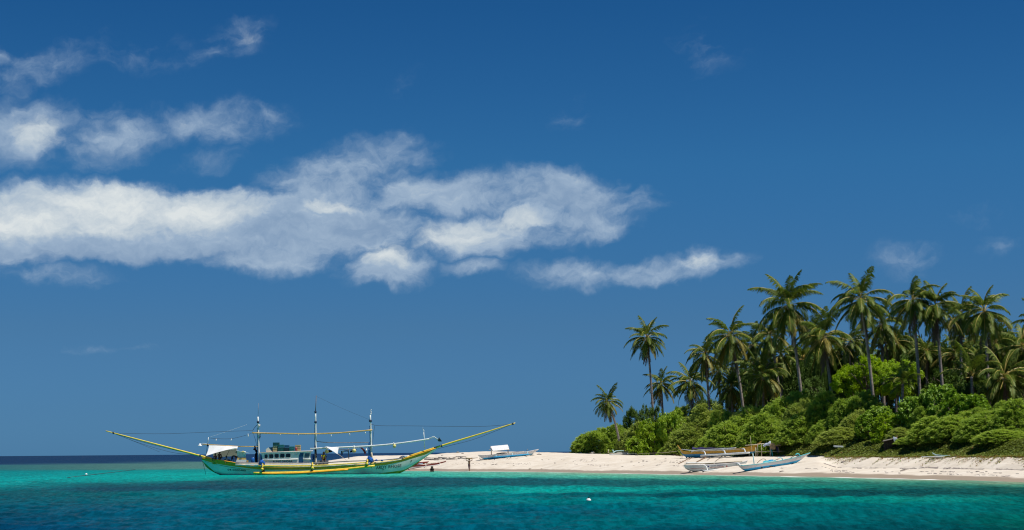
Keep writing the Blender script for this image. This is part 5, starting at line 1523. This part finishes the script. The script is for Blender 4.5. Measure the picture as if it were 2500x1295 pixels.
for (u0, v0, u1, v1) in ((1711,1101.5,1722.5,1112.6),(1761,1099.5,1770.5,1109.2),(1810,1095.5,1819.5,1105.2)):
    for sd in (-1, 1):
        tb('outrigger_arm', [(u0 - 2, v0 + .6, 0),(u0 + (u1-u0)*.5, v0 + .5, 1.1*sd),(u0 + (u1-u0)*.85, v0 + (v1-v0)*.35, 1.9*sd),(u1, v1 - (0 if sd < 0 else 1.5), 2.3*sd)], .075, 'pole_white', n=10)
for sd in (-1, 1):
    dv = 0 if sd < 0 else -1.8
    tb('outrigger_float', [(1711,1113.2+dv),(1760,1110.4+dv),(1800,1107.6+dv),(1829.5,1105.8+dv)], .105, 'pole_white', y=2.3*sd, n=10, sides=8)
m_ = MB(off); m_.grid([[q(1690+11*i, 1098-.6*i*.5 - 3.0*math.sin(i/10*3.14), .1), q(1690+11*i, 1091.5 + 2.5*abs(math.sin(i*1.7)), .55), q(1691+11*i, 1097, 1.2)] for i in range(11)]); m_.build('hull_cover', 'tarp_purple', r_)
for u_, v_ in ((1676,1117.2),(1712,1117.6),(1770,1114.4),(1830,1108.6)):
    a_ = q(u_, v_, 0); gz_ = ground(a_.x, a_.y)
    m_ = MB(off); m_.box((a_.x, a_.y, (a_.z + gz_) / 2), (.12, .3, max(.12, a_.z - gz_ + .1))); m_.build('prop_block', 'wood_grey', r_)
tb('mooring_line', [(1656,1101.5),(1620,1106),(1560,1107.5)], .02, 'bamboo_pale')
Dprop = Dy - 1.0
def stick(label, keys, r, mat, name='driftwood_stick', group='sticks and driftwood on the sand', lift=0.06, cat='driftwood'):
    pts = []
    for (u, v) in keys:
        D = hit(u, v); p = P(u, v, D); p.z += lift; pts.append(p)
    m2 = MB(pts[0]); rr = [r * (1 - .5 * i / max(1, len(pts) - 1)) for i in range(len(pts))]
    m2.tube(pts, rr, 6); o = m2.build(name, mat); o.location = pts[0]; return tag(o, label, cat, group)

# white boat with lettering
r_, h_, q, tb, off, Dw = boat('outrigger_boat', 'grey-white outrigger boat with blue and red lettering near the waterline',
  [(1669,1136.4),(1690,1136),(1730,1134.8),(1770,1132.5),(1800,1130),(1818,1127),(1825,1124)],
  [(1669,1138),(1672,1143.5),(1680,1148.8),(1693,1152),(1715,1152),(1760,1147.5),(1800,1142.5),(1820,1135),(1825,1126)],
  [(1669,1139),(1680,1150),(1825,1150)], [(1669,.18),(1680,.42),(1700,.58),(1750,.65),(1800,.45),(1818,.2),(1825,.05)], ['hull_greywhite','hull_greywhite'], (1700,1152.2), vexp=.26, trim='hull_white')
def on_h(hh, u0, v0, u1, v1, ht): return lambda s_, t_: hh.pt(u0 + (u1-u0)*s_, v0 + (v1-v0)*s_ - ht*t_, -1, .02)
tb('red_stripe', [(u, v, h_.near_y(u, v, .008)) for u, v in ((1674,1144.4),(1690,1144),(1708,1143.6),(1723,1143.2))], .022, 'lettering_red', n=8, sides=4)
lettering('BANTAY', 'hull_lettering', r_, off, on_h(h_, 1737, 1139.6, 1749.5, 1138.6, 2.3), 'lettering_blue', None)
lettering('BIGGING 711', 'hull_lettering', r_, off, on_h(h_, 1751.5, 1138.4, 1770, 1136.9, 2.3), 'lettering_blue', None)
lettering('BOATS FOR', 'hull_lettering', r_, off, on_h(h_, 1733, 1143.6, 1750, 1142.2, 2.4), 'lettering_red', None)
lettering('BURGANEZ', 'hull_lettering', r_, off, on_h(h_, 1751.5, 1142.1, 1767, 1140.8, 2.4), 'lettering_red', None)
for (u, v, mt) in ((1729.3,1139.4,'lettering_blue'),(1774,1138.6,'lettering_red')):
    m_ = MB(off); ring = [h_.pt(u + 2.0*math.cos(a_*.7854), v + 1.7*math.sin(a_*.7854), -1, .02) for a_ in range(8)]; m_.add(ring, [tuple(reversed(range(8)))]); m_.build('hull_emblem', mt, r_)
tb('deck_pole', [(1671,1133.4,-.3),(1700,1132.6,-.4),(1740,1130.6,-.4),(1812,1126.6,-.3)], .05, 'bamboo_pale', n=8)
tb('deck_pole', [(1675,1131.4,.2),(1690,1130.6,.3),(1720,1131.4,.3),(1760,1129.8,.3)], .09, 'pole_white', n=8)
tb('deck_plank', [(1722,1134,-.3),(1735,1132.6,-.3),(1742,1133,-.3)], .12, 'box_beige')
tb('deck_pole', [(1745,1132.4,-.2),(1780,1129.8,-.2),(1808,1127.4,-.2)], .10, 'wood_grey')
for (u0, v0, u1, v1) in ((1710,1135.6,1727.5,1149.8),(1797,1131,1809,1143)):
    for sd in (-1, 1):
        tb('outrigger_arm', [(u0, v0, 0),(u0 + (u1-u0)*.55, v0 + 1.4, .9*sd),(u0 + (u1-u0)*.85, v0 + (v1-v0)*.4, 1.5*sd),(u1, v1 - (0 if sd < 0 else 3), 1.9*sd)], .07, 'pole_white', n=10)
tb('outrigger_float', [(1716,1150.5),(1760,1147),(1808,1143.6)], .085, 'pole_white', y=-1.9, n=8, sides=8)
tb('outrigger_float', [(1716,1148),(1760,1144.5),(1808,1141)], .085, 'pole_white', y=1.9, n=8, sides=8)
tb('float_block', [(1715,1151.6,-1.9),(1718,1151.6,-1.9)], .10, 'rope_black')
m_ = MB(off); m_.box(q(1683.8,1152.4,-.2), (.20,.2,.16)); m_.build('stem_block', 'wood_grey', r_)

# blue and white boat with its bow up the beach
r_, h_, q, tb, off, Db = boat('outrigger_boat', 'white and bright blue outrigger boat with cyan trim, bow pointing up the beach',
  [(1799,1132),(1806,1135.5),(1812,1137.5),(1850,1133.6),(1900,1126),(1935,1118.6),(1955,1113),(1965,1110),(1978,1106)],
  [(1799,1133),(1806,1141),(1812,1146.6),(1818,1150.2),(1836,1150),(1870,1146),(1905,1140.5),(1942,1132),(1957,1122.5),(1966,1115),(1978,1107)],
  [(1799,1135),(1812,1146.4),(1840,1142),(1870,1137.8),(1920,1130.5),(1962,1121),(1978,1107)],
  [(1799,.12),(1812,.42),(1850,.62),(1900,.62),(1940,.42),(1960,.2),(1978,.05)], ['hull_blue','hull_white'], (1828,1150.6), vexp=.26, trim='trim_cyan', deckmat='trim_cyan')
tb('deck_pole', [(1868,1133,.1),(1900,1126.4,.2),(1935,1120,.2)], .035, 'wood_brown', n=6)
tb('deck_pole', [(1848,1131.6,-.2),(1856,1124,-.1),(1862,1121,0),(1868,1122,.1),(1872,1128,.2)], .03, 'wood_brown', n=10)
tb('deck_pole', [(1890,1125,.1),(1903,1120.4,.1)], .035, 'wood_brown')
tb('deck_pole', [(1930,1118.6,.1),(1938,1114.4,.1)], .035, 'wood_brown')
m_ = MB(off); m_.grid([[q(1862+4.6*i, 1130.5-.75*i, -.55), q(1863+4.6*i, 1127-.6*i - 1.5*math.sin(i), 0), q(1864+4.6*i, 1128-.6*i, .5)] for i in range(8)]); m_.build('folded_sail', 'trim_cyan', r_)
m_ = MB(off); m_.grid([[q(1876+4*i, 1126.4-.6*i, -.2), q(1876+4*i, 1123.4-.5*i, .1), q(1877+4*i, 1124-.6*i, .4)] for i in range(4)]); m_.build('deck_cover', 'hull_blue', r_)
tb('cyan_post', [(1838,1107.5,.2),(1839.6,1120,.2),(1841,1133,.2)], .05, 'trim_aqua')
tb('outrigger_arm', [(1953.5,1117,-.2),(1951.5,1110.5,-.3),(1947.5,1108,-.5),(1942.5,1110.5,-.9)], .06, 'trim_cyan', n=8)
tb('outrigger_arm', [(1911,1123.5,-.2),(1909,1119,-.3),(1904,1117.4,-.5),(1899,1118.6,-.9)], .05, 'trim_aqua', n=8)
tb('outrigger_arm', [(1800,1132.4,-.1),(1803,1133.4,-.6),(1807,1136.6,-1.0)], .07, 'pole_white', n=5)
for (u, v) in ((1859.5,1146.4),(1882,1140.2)):
    m_ = MB(off); a_ = q(u, v, -.35)
    for dz, w in ((.0,.30),(.22,.16),(.42,.26)): m_.box(a_ + Vector((0, 0, dz)), (w, .3, .16))
    gz_ = ground(a_.x, a_.y); m_.box((a_.x, a_.y, (a_.z + gz_) / 2 - .05), (.14, .16, abs(a_.z - gz_) + .15)); m_.build('prop_block', 'board_dark', r_)

# boat with white roof far on the spit
r_, h_, q, tb, off, Dc = boat('outrigger_boat', 'white and blue outrigger boat with a white canopy on the sand spit',
  [(1167,1111.5),(1180,1111.6),(1205,1110.6),(1240,1107.6),(1270,1105),(1290,1102.6),(1302,1100),(1315,1097.4)],
  [(1167,1112.5),(1174,1118.4),(1183,1122),(1222,1120.4),(1262,1116),(1298,1110.5),(1306,1104.5),(1315,1098.2)],
  [(1167,1114),(1175,1118.4),(1205,1116.4),(1230,1114.2),(1270,1111),(1303,1107.6),(1315,1098)],
  [(1167,.15),(1180,.5),(1220,.75),(1270,.62),(1298,.3),(1315,.05)], ['hull_blue','hull_white'], (1190,1122.3), vexp=.26, trim='hull_white')
for (u0, v0, v1, y) in ((1198.6,1090,1111,-.7),(1240.5,1092,1108,-.7),(1199.5,1089.5,1111,.9),(1239.5,1087,1108,.9)):
    tb('canopy_post', [(u0, v0, y),(u0 + .5, v1, y)], .035, 'wood_brown', sides=5)
m_ = MB(off); m_.grid([[q(1197.5+10.4*i, 1089.8-.95*i, .2), q(1199+10.5*i, 1093-.9*i, -.3), q(1201+10.4*i, 1097-.8*i, -.8), q(1203.5+9.9*i, 1101-.75*i, -1.2)] for i in range(5)]); m_.build('canopy', 'tarp_white', r_)
m_ = MB(off); m_.grid([[q(1197.5+10.4*i, 1089.9-.95*i, .22), q(1196.6+10.5*i, 1093.5-.9*i, 1.2)] for i in range(5)]); m_.build('canopy_backsheet', 'tarp_white', r_)
tb('canopy_pole', [(1194,1097,-1.15),(1203,1101.6,-1.22),(1244,1097.8,-1.22)], .035, 'bamboo_pale')
tb('deck_pole', [(1240,1106.4,.2),(1262,1104.4,.2),(1280,1103,.2)], .05, 'bamboo_pale')
tb('deck_pole', [(1250,1105.6,.5),(1264,1104,.5),(1276,1103.4,.5)], .05, 'plastic_red')
tb('deck_cargo', [(1212,1108.6,-.1),(1226,1106.6,-.1),(1240,1106.4,-.1)], .10, 'wood_grey')
for (u, v) in ((1208,1111),(1248,1108),(1285,1104.6)):
    for sd in (-1, 1): tb('outrigger_arm', [(u, v - 1, 0),(u + 2.5, v - .4, .9*sd),(u + 3.4, v + 4.2 - (0 if sd < 0 else 2), 1.9*sd)], .055, 'trim_aqua', n=6)
tb('outrigger_float', [(1205,1116),(1240,1113.5),(1292,1109)], .075, 'hull_blue', y=-1.9, n=6, sides=7)
tb('outrigger_float', [(1205,1113),(1240,1110.5),(1292,1106)], .075, 'hull_blue', y=1.9, n=6, sides=7)
tb('bow_stick', [(1284,1103.5,.2),(1289,1096.5,.2)], .03, 'wood_grey')
tb('anchor_line', [(1170,1118,-.2),(1173,1121.4,-.4)], .03, 'rope_black')

# red canoes behind the big boat's bow
r_, h_, q, tb, off, Dr = boat('outrigger_canoe', 'front dark red outrigger canoe with white arms beside the big bow',
  [(990,1142.4),(1002,1137),(1040,1135),(1060,1132.4),(1080,1128.6),(1089,1126)],
  [(990,1143.4),(1010,1142.6),(1030,1141),(1060,1137.4),(1078,1134.4),(1085,1131),(1089,1127)],
  [(990,1145),(1089,1145)], [(990,.06),(1002,.28),(1040,.36),(1070,.3),(1089,.05)], ['hull_red','hull_red'], (1030,1141.4), vexp=.26, trim='hull_red', group='red canoes beside the big boat')
tb('outrigger_float', [(1002,1141.6),(1030,1140.2),(1075,1134.6)], .05, 'hull_white', y=-1.3, n=6)
for (u, v) in ((1038,1132),(1073,1130.4),(1001,1138)): tb('outrigger_arm', [(u, v, 0),(u + 1, v + .8, -.8),(u + 2, v + 6.2, -1.3)], .05, 'foam_white', n=5)
tb('deck_pole', [(1036,1132.4,.1),(1062,1130.4,.1)], .05, 'bamboo_pale'); tb('deck_cargo', [(1021,1133.6,0),(1032,1132.2,0)], .12, 'cloth_bluewhite')
tb('paddle', [(1052,1131.8,.1),(1063,1130.4,.1)], .045, 'rope_black')
r_, h_, q, tb, off, Dr2 = boat('outrigger_canoe', 'rear red canoe half hidden by the front one', [(1005,1134),(1014,1130),(1030,1128.6),(1047,1127.2)], [(1005,1135.2),(1016,1135),(1030,1133.4),(1043,1131),(1047,1128)], [(1005,1140),(1047,1140)],
  [(1005,.05),(1016,.28),(1035,.3),(1047,.06)], ['hull_red','hull_red'], (1024,1134.4), vexp=.26, trim='hull_red', group='red canoes beside the big boat')
tb('thwart', [(1020,1130,-.28),(1020.5,1130,.28)], .04, 'wood_brown')

# small pale boat under the broad-leaved shrub
r_, h_, q, tb, off, Dg = boat('outrigger_boat', 'small weathered aqua and grey outrigger boat under the broad-leaved shrub', [(1488,1106.6),(1500,1107),(1525,1104.4),(1546,1103.6),(1570,1105.6),(1592,1105)], [(1488,1108.4),(1500,1110),(1525,1110.8),(1560,1110.8),(1585,1109),(1592,1106)], [(1488,1120),(1592,1120)],
  [(1488,.1),(1510,.4),(1550,.5),(1580,.3),(1592,.05)], ['wood_grey','bamboo_pale'], (1530,1111), vexp=.26, trim='pole_white')
tb('outrigger_arm', [(1497,1106,-1),(1503,1102,-.6),(1512,1101.4,0),(1524,1101.6,.4)], .07, 'trim_aqua', n=8)
tb('outrigger_arm', [(1544,1101.4,.4),(1556,1100,0),(1566,1100.4,-.5),(1574,1106.4,-1.3)], .07, 'trim_aqua', n=8)
tb('outrigger_arm', [(1566,1100.4,-.3),(1577,1103.4,-.6),(1583,1106.6,-1)], .06, 'trim_aqua', n=6)
tb('outrigger_float', [(1488,1110.6),(1520,1109),(1584,1106.8)], .08, 'pole_white', y=-1.4, n=6)
tb('stem_post', [(1485.5,1098,0),(1485,1106,0)], .08, 'bamboo_pale'); tb('stem_post', [(1495.6,1098.4,0),(1498.5,1105.5,0)], .08, 'trim_aqua')
tb('stem_post', [(1523,1096.5,0),(1525,1104,0)], .06, 'bamboo')
# small grey canoe at the right
r_, h_, q, tb, off, Dh_ = boat('outrigger_canoe', 'small grey canoe with blue end on the bank at the right', [(2276,1106),(2284,1111),(2300,1112.6),(2330,1112.6),(2360,1111),(2380,1108.6),(2389,1106.6)], [(2276,1107),(2283,1113.6),(2294,1116.6),(2330,1117),(2360,1114.6),(2382,1111),(2389,1107.4)], [(2276,1108),(2284,1113),(2360,1112),(2389,1107)],
  [(2276,.05),(2290,.25),(2330,.35),(2370,.25),(2389,.05)], ['hull_greywhite','hull_greywhite'], (2320,1117.0), vexp=.26, trim='trim_aqua', group=None, back=1.6)
tb('deck_pole', [(2316,1110.6,-.2),(2350,1110.4,-.2),(2372,1110.6,-.2)], .04, 'bamboo')
tb('outrigger_arm', [(2360,1109.6,0),(2361,1111,-.6),(2362,1115,-.8)], .045, 'hull_blue'); tb('outrigger_arm', [(2324,1111,0),(2325,1113,-.6),(2326,1116.4,-.8)], .045, 'hull_greywhite')
tb('outrigger_float', [(2250,1115.4),(2300,1116.2),(2330,1117)], .05, 'pole_white', y=-.8)
tb('stern_paint', [(2366,1110.6,-.3),(2378,1109,-.24),(2388,1107,-.08)], .06, 'hull_blue')
lump_c = MB(); lump_c.lathe((0, 0, 0), [(.3, 0), (.34, .1), (.2, .22), (.05, .28)], 9)
o = lump_c.build('cloth_bundle', 'cloth_tan'); o.location = q(2353, 1110.6, 0); tag(o, 'pale orange cloth bundle lying on the small grey canoe', 'bundle')

# ------------------------------------------------------------------ rag shelter, board hut
Ds = crest_D(1880) + .6
sh0 = P(1875, 1112, Ds); sh0.z = ground(sh0.x, Ds)
rag = empty('rag_shelter', sh0); tag(rag, 'pole shelter hung with tan and white rags behind the blue and white boat', 'shelter')
def S(u, v, y=0.0): return P(u, v, Ds + y)
def sp(nm, keys, r, mat, n=None):
    pts = [S(k[0], k[1], k[2] if len(k) > 2 else 0) for k in keys]
    if n: pts = curve_pts(pts, n)
    m2 = MB(sh0); m2.tube(pts, r, 5); return m2.build(nm, mat, rag)
def post(nm, u, v0, r, mat, y=0.0, du=0.0):
    p = S(u, v0, y); m2 = MB(sh0); m2.tube([p, Vector((p.x + du, p.y, ground(p.x, p.y) - .15))], r, 6); return m2.build(nm, mat, rag)
post('post', 1849.5, 1086, .04, 'wood_grey', .6); post('post', 1859, 1085, .035, 'bamboo_pale', 1.2); post('post', 1880.5, 1091, .06, 'bamboo_pale'); post('post', 1831.5, 1066, .02, 'bamboo_pale', 0.2, .25); post('post', 1845, 1093, .04, 'bamboo_pale', -.2); post('post', 1884, 1098, .05, 'trim_cyan', -.3, .1); post('post', 1901, 1092, .05, 'wood_grey', .6)
sp('rail', [(1819,1088),(1845,1085.6),(1866,1083.4)], .045, 'bamboo_pale'); sp('rail', [(1845,1103.6),(1880,1102.6),(1930,1101.6),(1962,1100)], .035, 'bamboo_pale'); sp('rail', [(1866,1083.4,0),(1890,1081.6,0),(1908,1086,.4)], .04, 'wood_grey')
m2 = MB(sh0); m2.grid([[S(1862+3.2*i, 1086.5-1.5*i+1.2*math.sin(i*2), -.1), S(1863+3.2*i, 1088-1.0*i, -.35+.1*math.sin(i*2.4)), S(1864.5+2.6*i, 1091.5-.8*i+1.2*math.sin(i*1.7), -.25)] for i in range(7)]); m2.build('hung_rag', 'cloth_bluewhite', rag)
m2 = MB(sh0); m2.grid([[S(1877.5+2.4*i, 1083.5-.35*i, -.05), S(1879+2.4*i, 1092, -.22+.12*math.sin(i*2.2)), S(1884+1.5*i, 1099.5-.4*i, -.12)] for i in range(7)]); m2.build('hung_rag', 'cloth_tan', rag)
m2 = MB(sh0); m2.grid([[S(1890+2.6*i, 1083.6-.5*i+.2*i*i*.18, -.1), S(1892.5+2.6*i, 1086.6, -.6), S(1895+2.2*i, 1089.2+.15*i, -.9)] for i in range(6)]); m2.build('roof_rag', 'cloth_tan', rag)
m2 = MB(sh0); m2.grid([[S(1893+1.5*i, 1090, .05), S(1895+1.5*i, 1097, .1+.1*math.sin(i*2)), S(1898+1.2*i, 1106+.8*i, .05)] for i in range(4)]); m2.build('hung_rag', 'tarp_purple', rag)

Dh = crest_D(2170) + 4.0
hb = P(2172, 1100, Dh); hb.z = ground(hb.x, Dh) - .05
hut = empty('board_hut', hb); tag(hut, 'small dark board hut half buried in creepers on the right bank', 'hut')
for k in range(6):
    u0 = 2157 + k * 5.0; u1 = u0 + 4.6; m2 = MB(hb)
    t0 = 1078.4 - k * 1.1; y = .04 * k
    a_ = [P(u0 + 1.5, 1101, Dh + y), P(u1 + 1.5, 1101, Dh + y), P(u1, t0 - .9, Dh + y), P(u0, t0, Dh + y)]
    b_ = [p + Vector((0, .05, 0)) for p in a_]
    m2.add(a_ + b_, [(0,1,2,3),(7,6,5,4),(0,4,5,1),(1,5,6,2),(2,6,7,3),(3,7,4,0)]); m2.build('wall_board', 'board_dark', hut)
m2 = MB(hb); a_ = [P(2155, 1078.6, Dh - .3), P(2188, 1071.2, Dh - .3), P(2190, 1069.6, Dh + 2.2), P(2157, 1077, Dh + 2.2)]; b_ = [p + Vector((0, 0, .06)) for p in a_]
m2.add(a_ + b_, [(3,2,1,0),(4,5,6,7),(0,1,5,4),(1,2,6,5),(2,3,7,6),(3,0,4,7)]); m2.build('roof', 'wood_grey', hut)
m2 = MB(hb); m2.add([P(2157.5,1100,Dh+2), P(2187,1100,Dh+2.2), P(2187,1073,Dh+2.2), P(2157.5,1079,Dh+2)], [(3,2,1,0)]); m2.build('back_wall', 'board_dark', hut)
m2 = MB(hb); m2.grid([[P(2180+2*i, 1066.5+.4*i, Dh-.32), P(2181+2*i, 1072, Dh-.42), P(2183+1.8*i, 1080-1.2*i, Dh-.36)] for i in range(6)]); m2.build('draped_cloth', 'cloth_bluewhite', hut)
m2 = MB(hb); m2.tube([P(2189.5,1064,Dh-.3), P(2190,1100,Dh-.3)], .05, 6); m2.build('corner_post', 'wood_brown', hut)

# ------------------------------------------------------------------ driftwood, debris, buoys
stick('grey driftwood log with dark butt end behind the red canoes', [(1037.5,1122.6),(1050,1123.4),(1072,1124)], .16, 'wood_grey')
stick('long bare branch lying on the sand above the tray carrier', [(1106,1119.6),(1114,1116.6),(1124,1116.2),(1138,1116.8)], .09, 'wood_grey')
stick('forked twig pile left of the tray carrier', [(1080,1120.6),(1095,1121.6),(1112,1120)], .08, 'wood_grey')
for k, (a_, b_) in enumerate((((1055,1119.5),(1085,1119)),((1040,1118.6),(1066,1119.4)),((1090,1123),(1125,1121)),((1084,1122.2),(1104,1119.2)),((1150,1120),(1166,1118.6)),((1118,1119.4),(1150,1121)),((1060,1121),(1100,1122.4)),((1070,1117.6),(1092,1118.4)),((1124,1118.2),(1142,1122)),((1096,1118.6),(1110,1122.4)))):
    stick('thin twig in the driftwood strip behind the beach walker', [a_, ((a_[0]+b_[0])/2, (a_[1]+b_[1])/2 + .5), b_], .055, 'wood_grey', group='twigs in the driftwood strip')
stick('dark pole slanting from the yellow boat down the sand', [(1727,1117),(1714,1123),(1700,1130)], .10, 'wood_brown', 'prop_pole')
stick('thin dark pole left of the slanting one below the yellow boat', [(1684,1119),(1672,1126),(1656,1134)], .06, 'wood_brown', 'prop_pole')
stick('short dark stick under the keel of the yellow boat', [(1688,1119),(1681,1124.5)], .05, 'wood_brown', 'prop_pole')
stick('brown bamboo pole lying along the sand right of the yellow boat', [(1727,1111.8),(1760,1112.8),(1830,1113)], .06, 'wood_brown', 'prop_pole')
stick('curved branch below the yellow boat', [(1764,1115),(1754,1122),(1746,1128)], .05, 'wood_grey')
stick('second curved branch below the yellow boat, nearer the white boat', [(1742,1116),(1733,1120),(1726,1125)], .05, 'wood_grey')
stick('bundle of poles left of the yellow boat bow', [(1640,1112),(1655,1114),(1668,1115.4)], .06, 'wood_brown')
r = random.Random(4)
stone = bmesh.new(); bmesh.ops.create_icosphere(stone, subdivisions=1, radius=1.0)
for w in stone.verts: w.co = Vector((w.co.x * (1 + .3*r.random()), w.co.y, w.co.z * .6)) * (1 + .25 * r.uniform(-1, 1))
SM = bpy.data.meshes.new('coral_stone'); stone.to_mesh(SM); stone.free(); SM.materials.append(MATS['wood_grey'])
for (u, v, s_) in [(1173,1123.6,.14),(1300,1112.5,.22),(1316,1110.6,.25),(1295,1145.6,.16),(1322,1145.8,.12),(1254,1138,.12),(1204,1135.3,.18),(1213,1134.6,.14),(1910,1152,.18),(2203,1150.4,.22),(2212,1147.6,.2),(2135,1151.6,.1),(1665,1119.4,.14),(1340,1123,.1),(1400,1127,.1),(1450,1121,.1),(1560,1130,.1),(1520,1140,.1),(1130,1108.2,.2),(1118,1104.6,.16),(1600,1122,.14),(1625,1120,.12),(2060,1129,.2),(2388,1152.4,.14),(2408,1152.6,.12),(1160,1134,.1),(1080,1112.6,.14)]:
    D = hit(u, v); p = P(u, v, D); o = bpy.data.objects.new('coral_stone', SM); COL.objects.link(o); o.location = p; o.scale = (s_ * 1.4, s_, s_); o.rotation_euler = (0, 0, u)
    tag(o, 'small dark coral stone lying loose on the open sand', 'stone', 'stones scattered on the beach')
def plank(u0, u1, v, h, label, mat):
    D = crest_D((u0 + u1) / 2) + 3; p = P((u0 + u1) / 2, v, D); m2 = MB(); m2.box((0, 0, 0), ((u1 - u0) * D / F, .5, h)); o = m2.build('loose_plank', mat); o.location = p; o.rotation_euler = (.1, .04, .1); tag(o, label, 'plank')
plank(2036, 2058, 1090.6, .12, 'grey-white plank lying on the upper edge of the creeper bank', 'hull_greywhite')
plank(2040, 2056, 1115.5, .14, 'grey slab at the lower lip of the creeper bank', 'hull_greywhite')
def buoy(u, v, r_, label):
    D = on_plane(u, v, .0); p = P(u, v, D); root = empty('mooring_buoy', (p.x, p.y, 0)); tag(root, label, 'buoy')
    m2 = MB(); m2.lathe((0, 0, 0), [(r_*.5, -r_*.5), (r_*.95, -.1*r_), (r_, .15*r_), (r_*.9, .5*r_), (r_*.6, .82*r_), (r_*.2, .98*r_), (.02, r_)], 14); m2.build('float', 'lamp_white', root)
    m2 = MB(); m2.lathe((0, 0, r_ * .97), [(.04, 0), (.05, .03), (.02, .06)], 8); m2.build('eye', 'rope_black', root)
buoy(1437, 1223, .135, 'white round buoy floating in open water before the beach')
buoy(210.5, 1159, .17, 'white buoy floating left of the big outrigger boat')
D1, D2_ = on_plane(165, 1167.2), on_plane(330, 1147.5)
m2 = MB((0, 0, 0)); m2.tube(curve_pts([P(165,1167.2,D1)+Vector((0,0,.04)), P(240,1158.6,on_plane(240,1158.6))+Vector((0,0,.05)), P(330,1147.5,D2_)+Vector((0,0,.04))], 24), .035, 5)
o = m2.build('floating_rope', 'rope_dark'); tag(o, 'dark mooring rope floating on the turquoise water at left', 'rope')
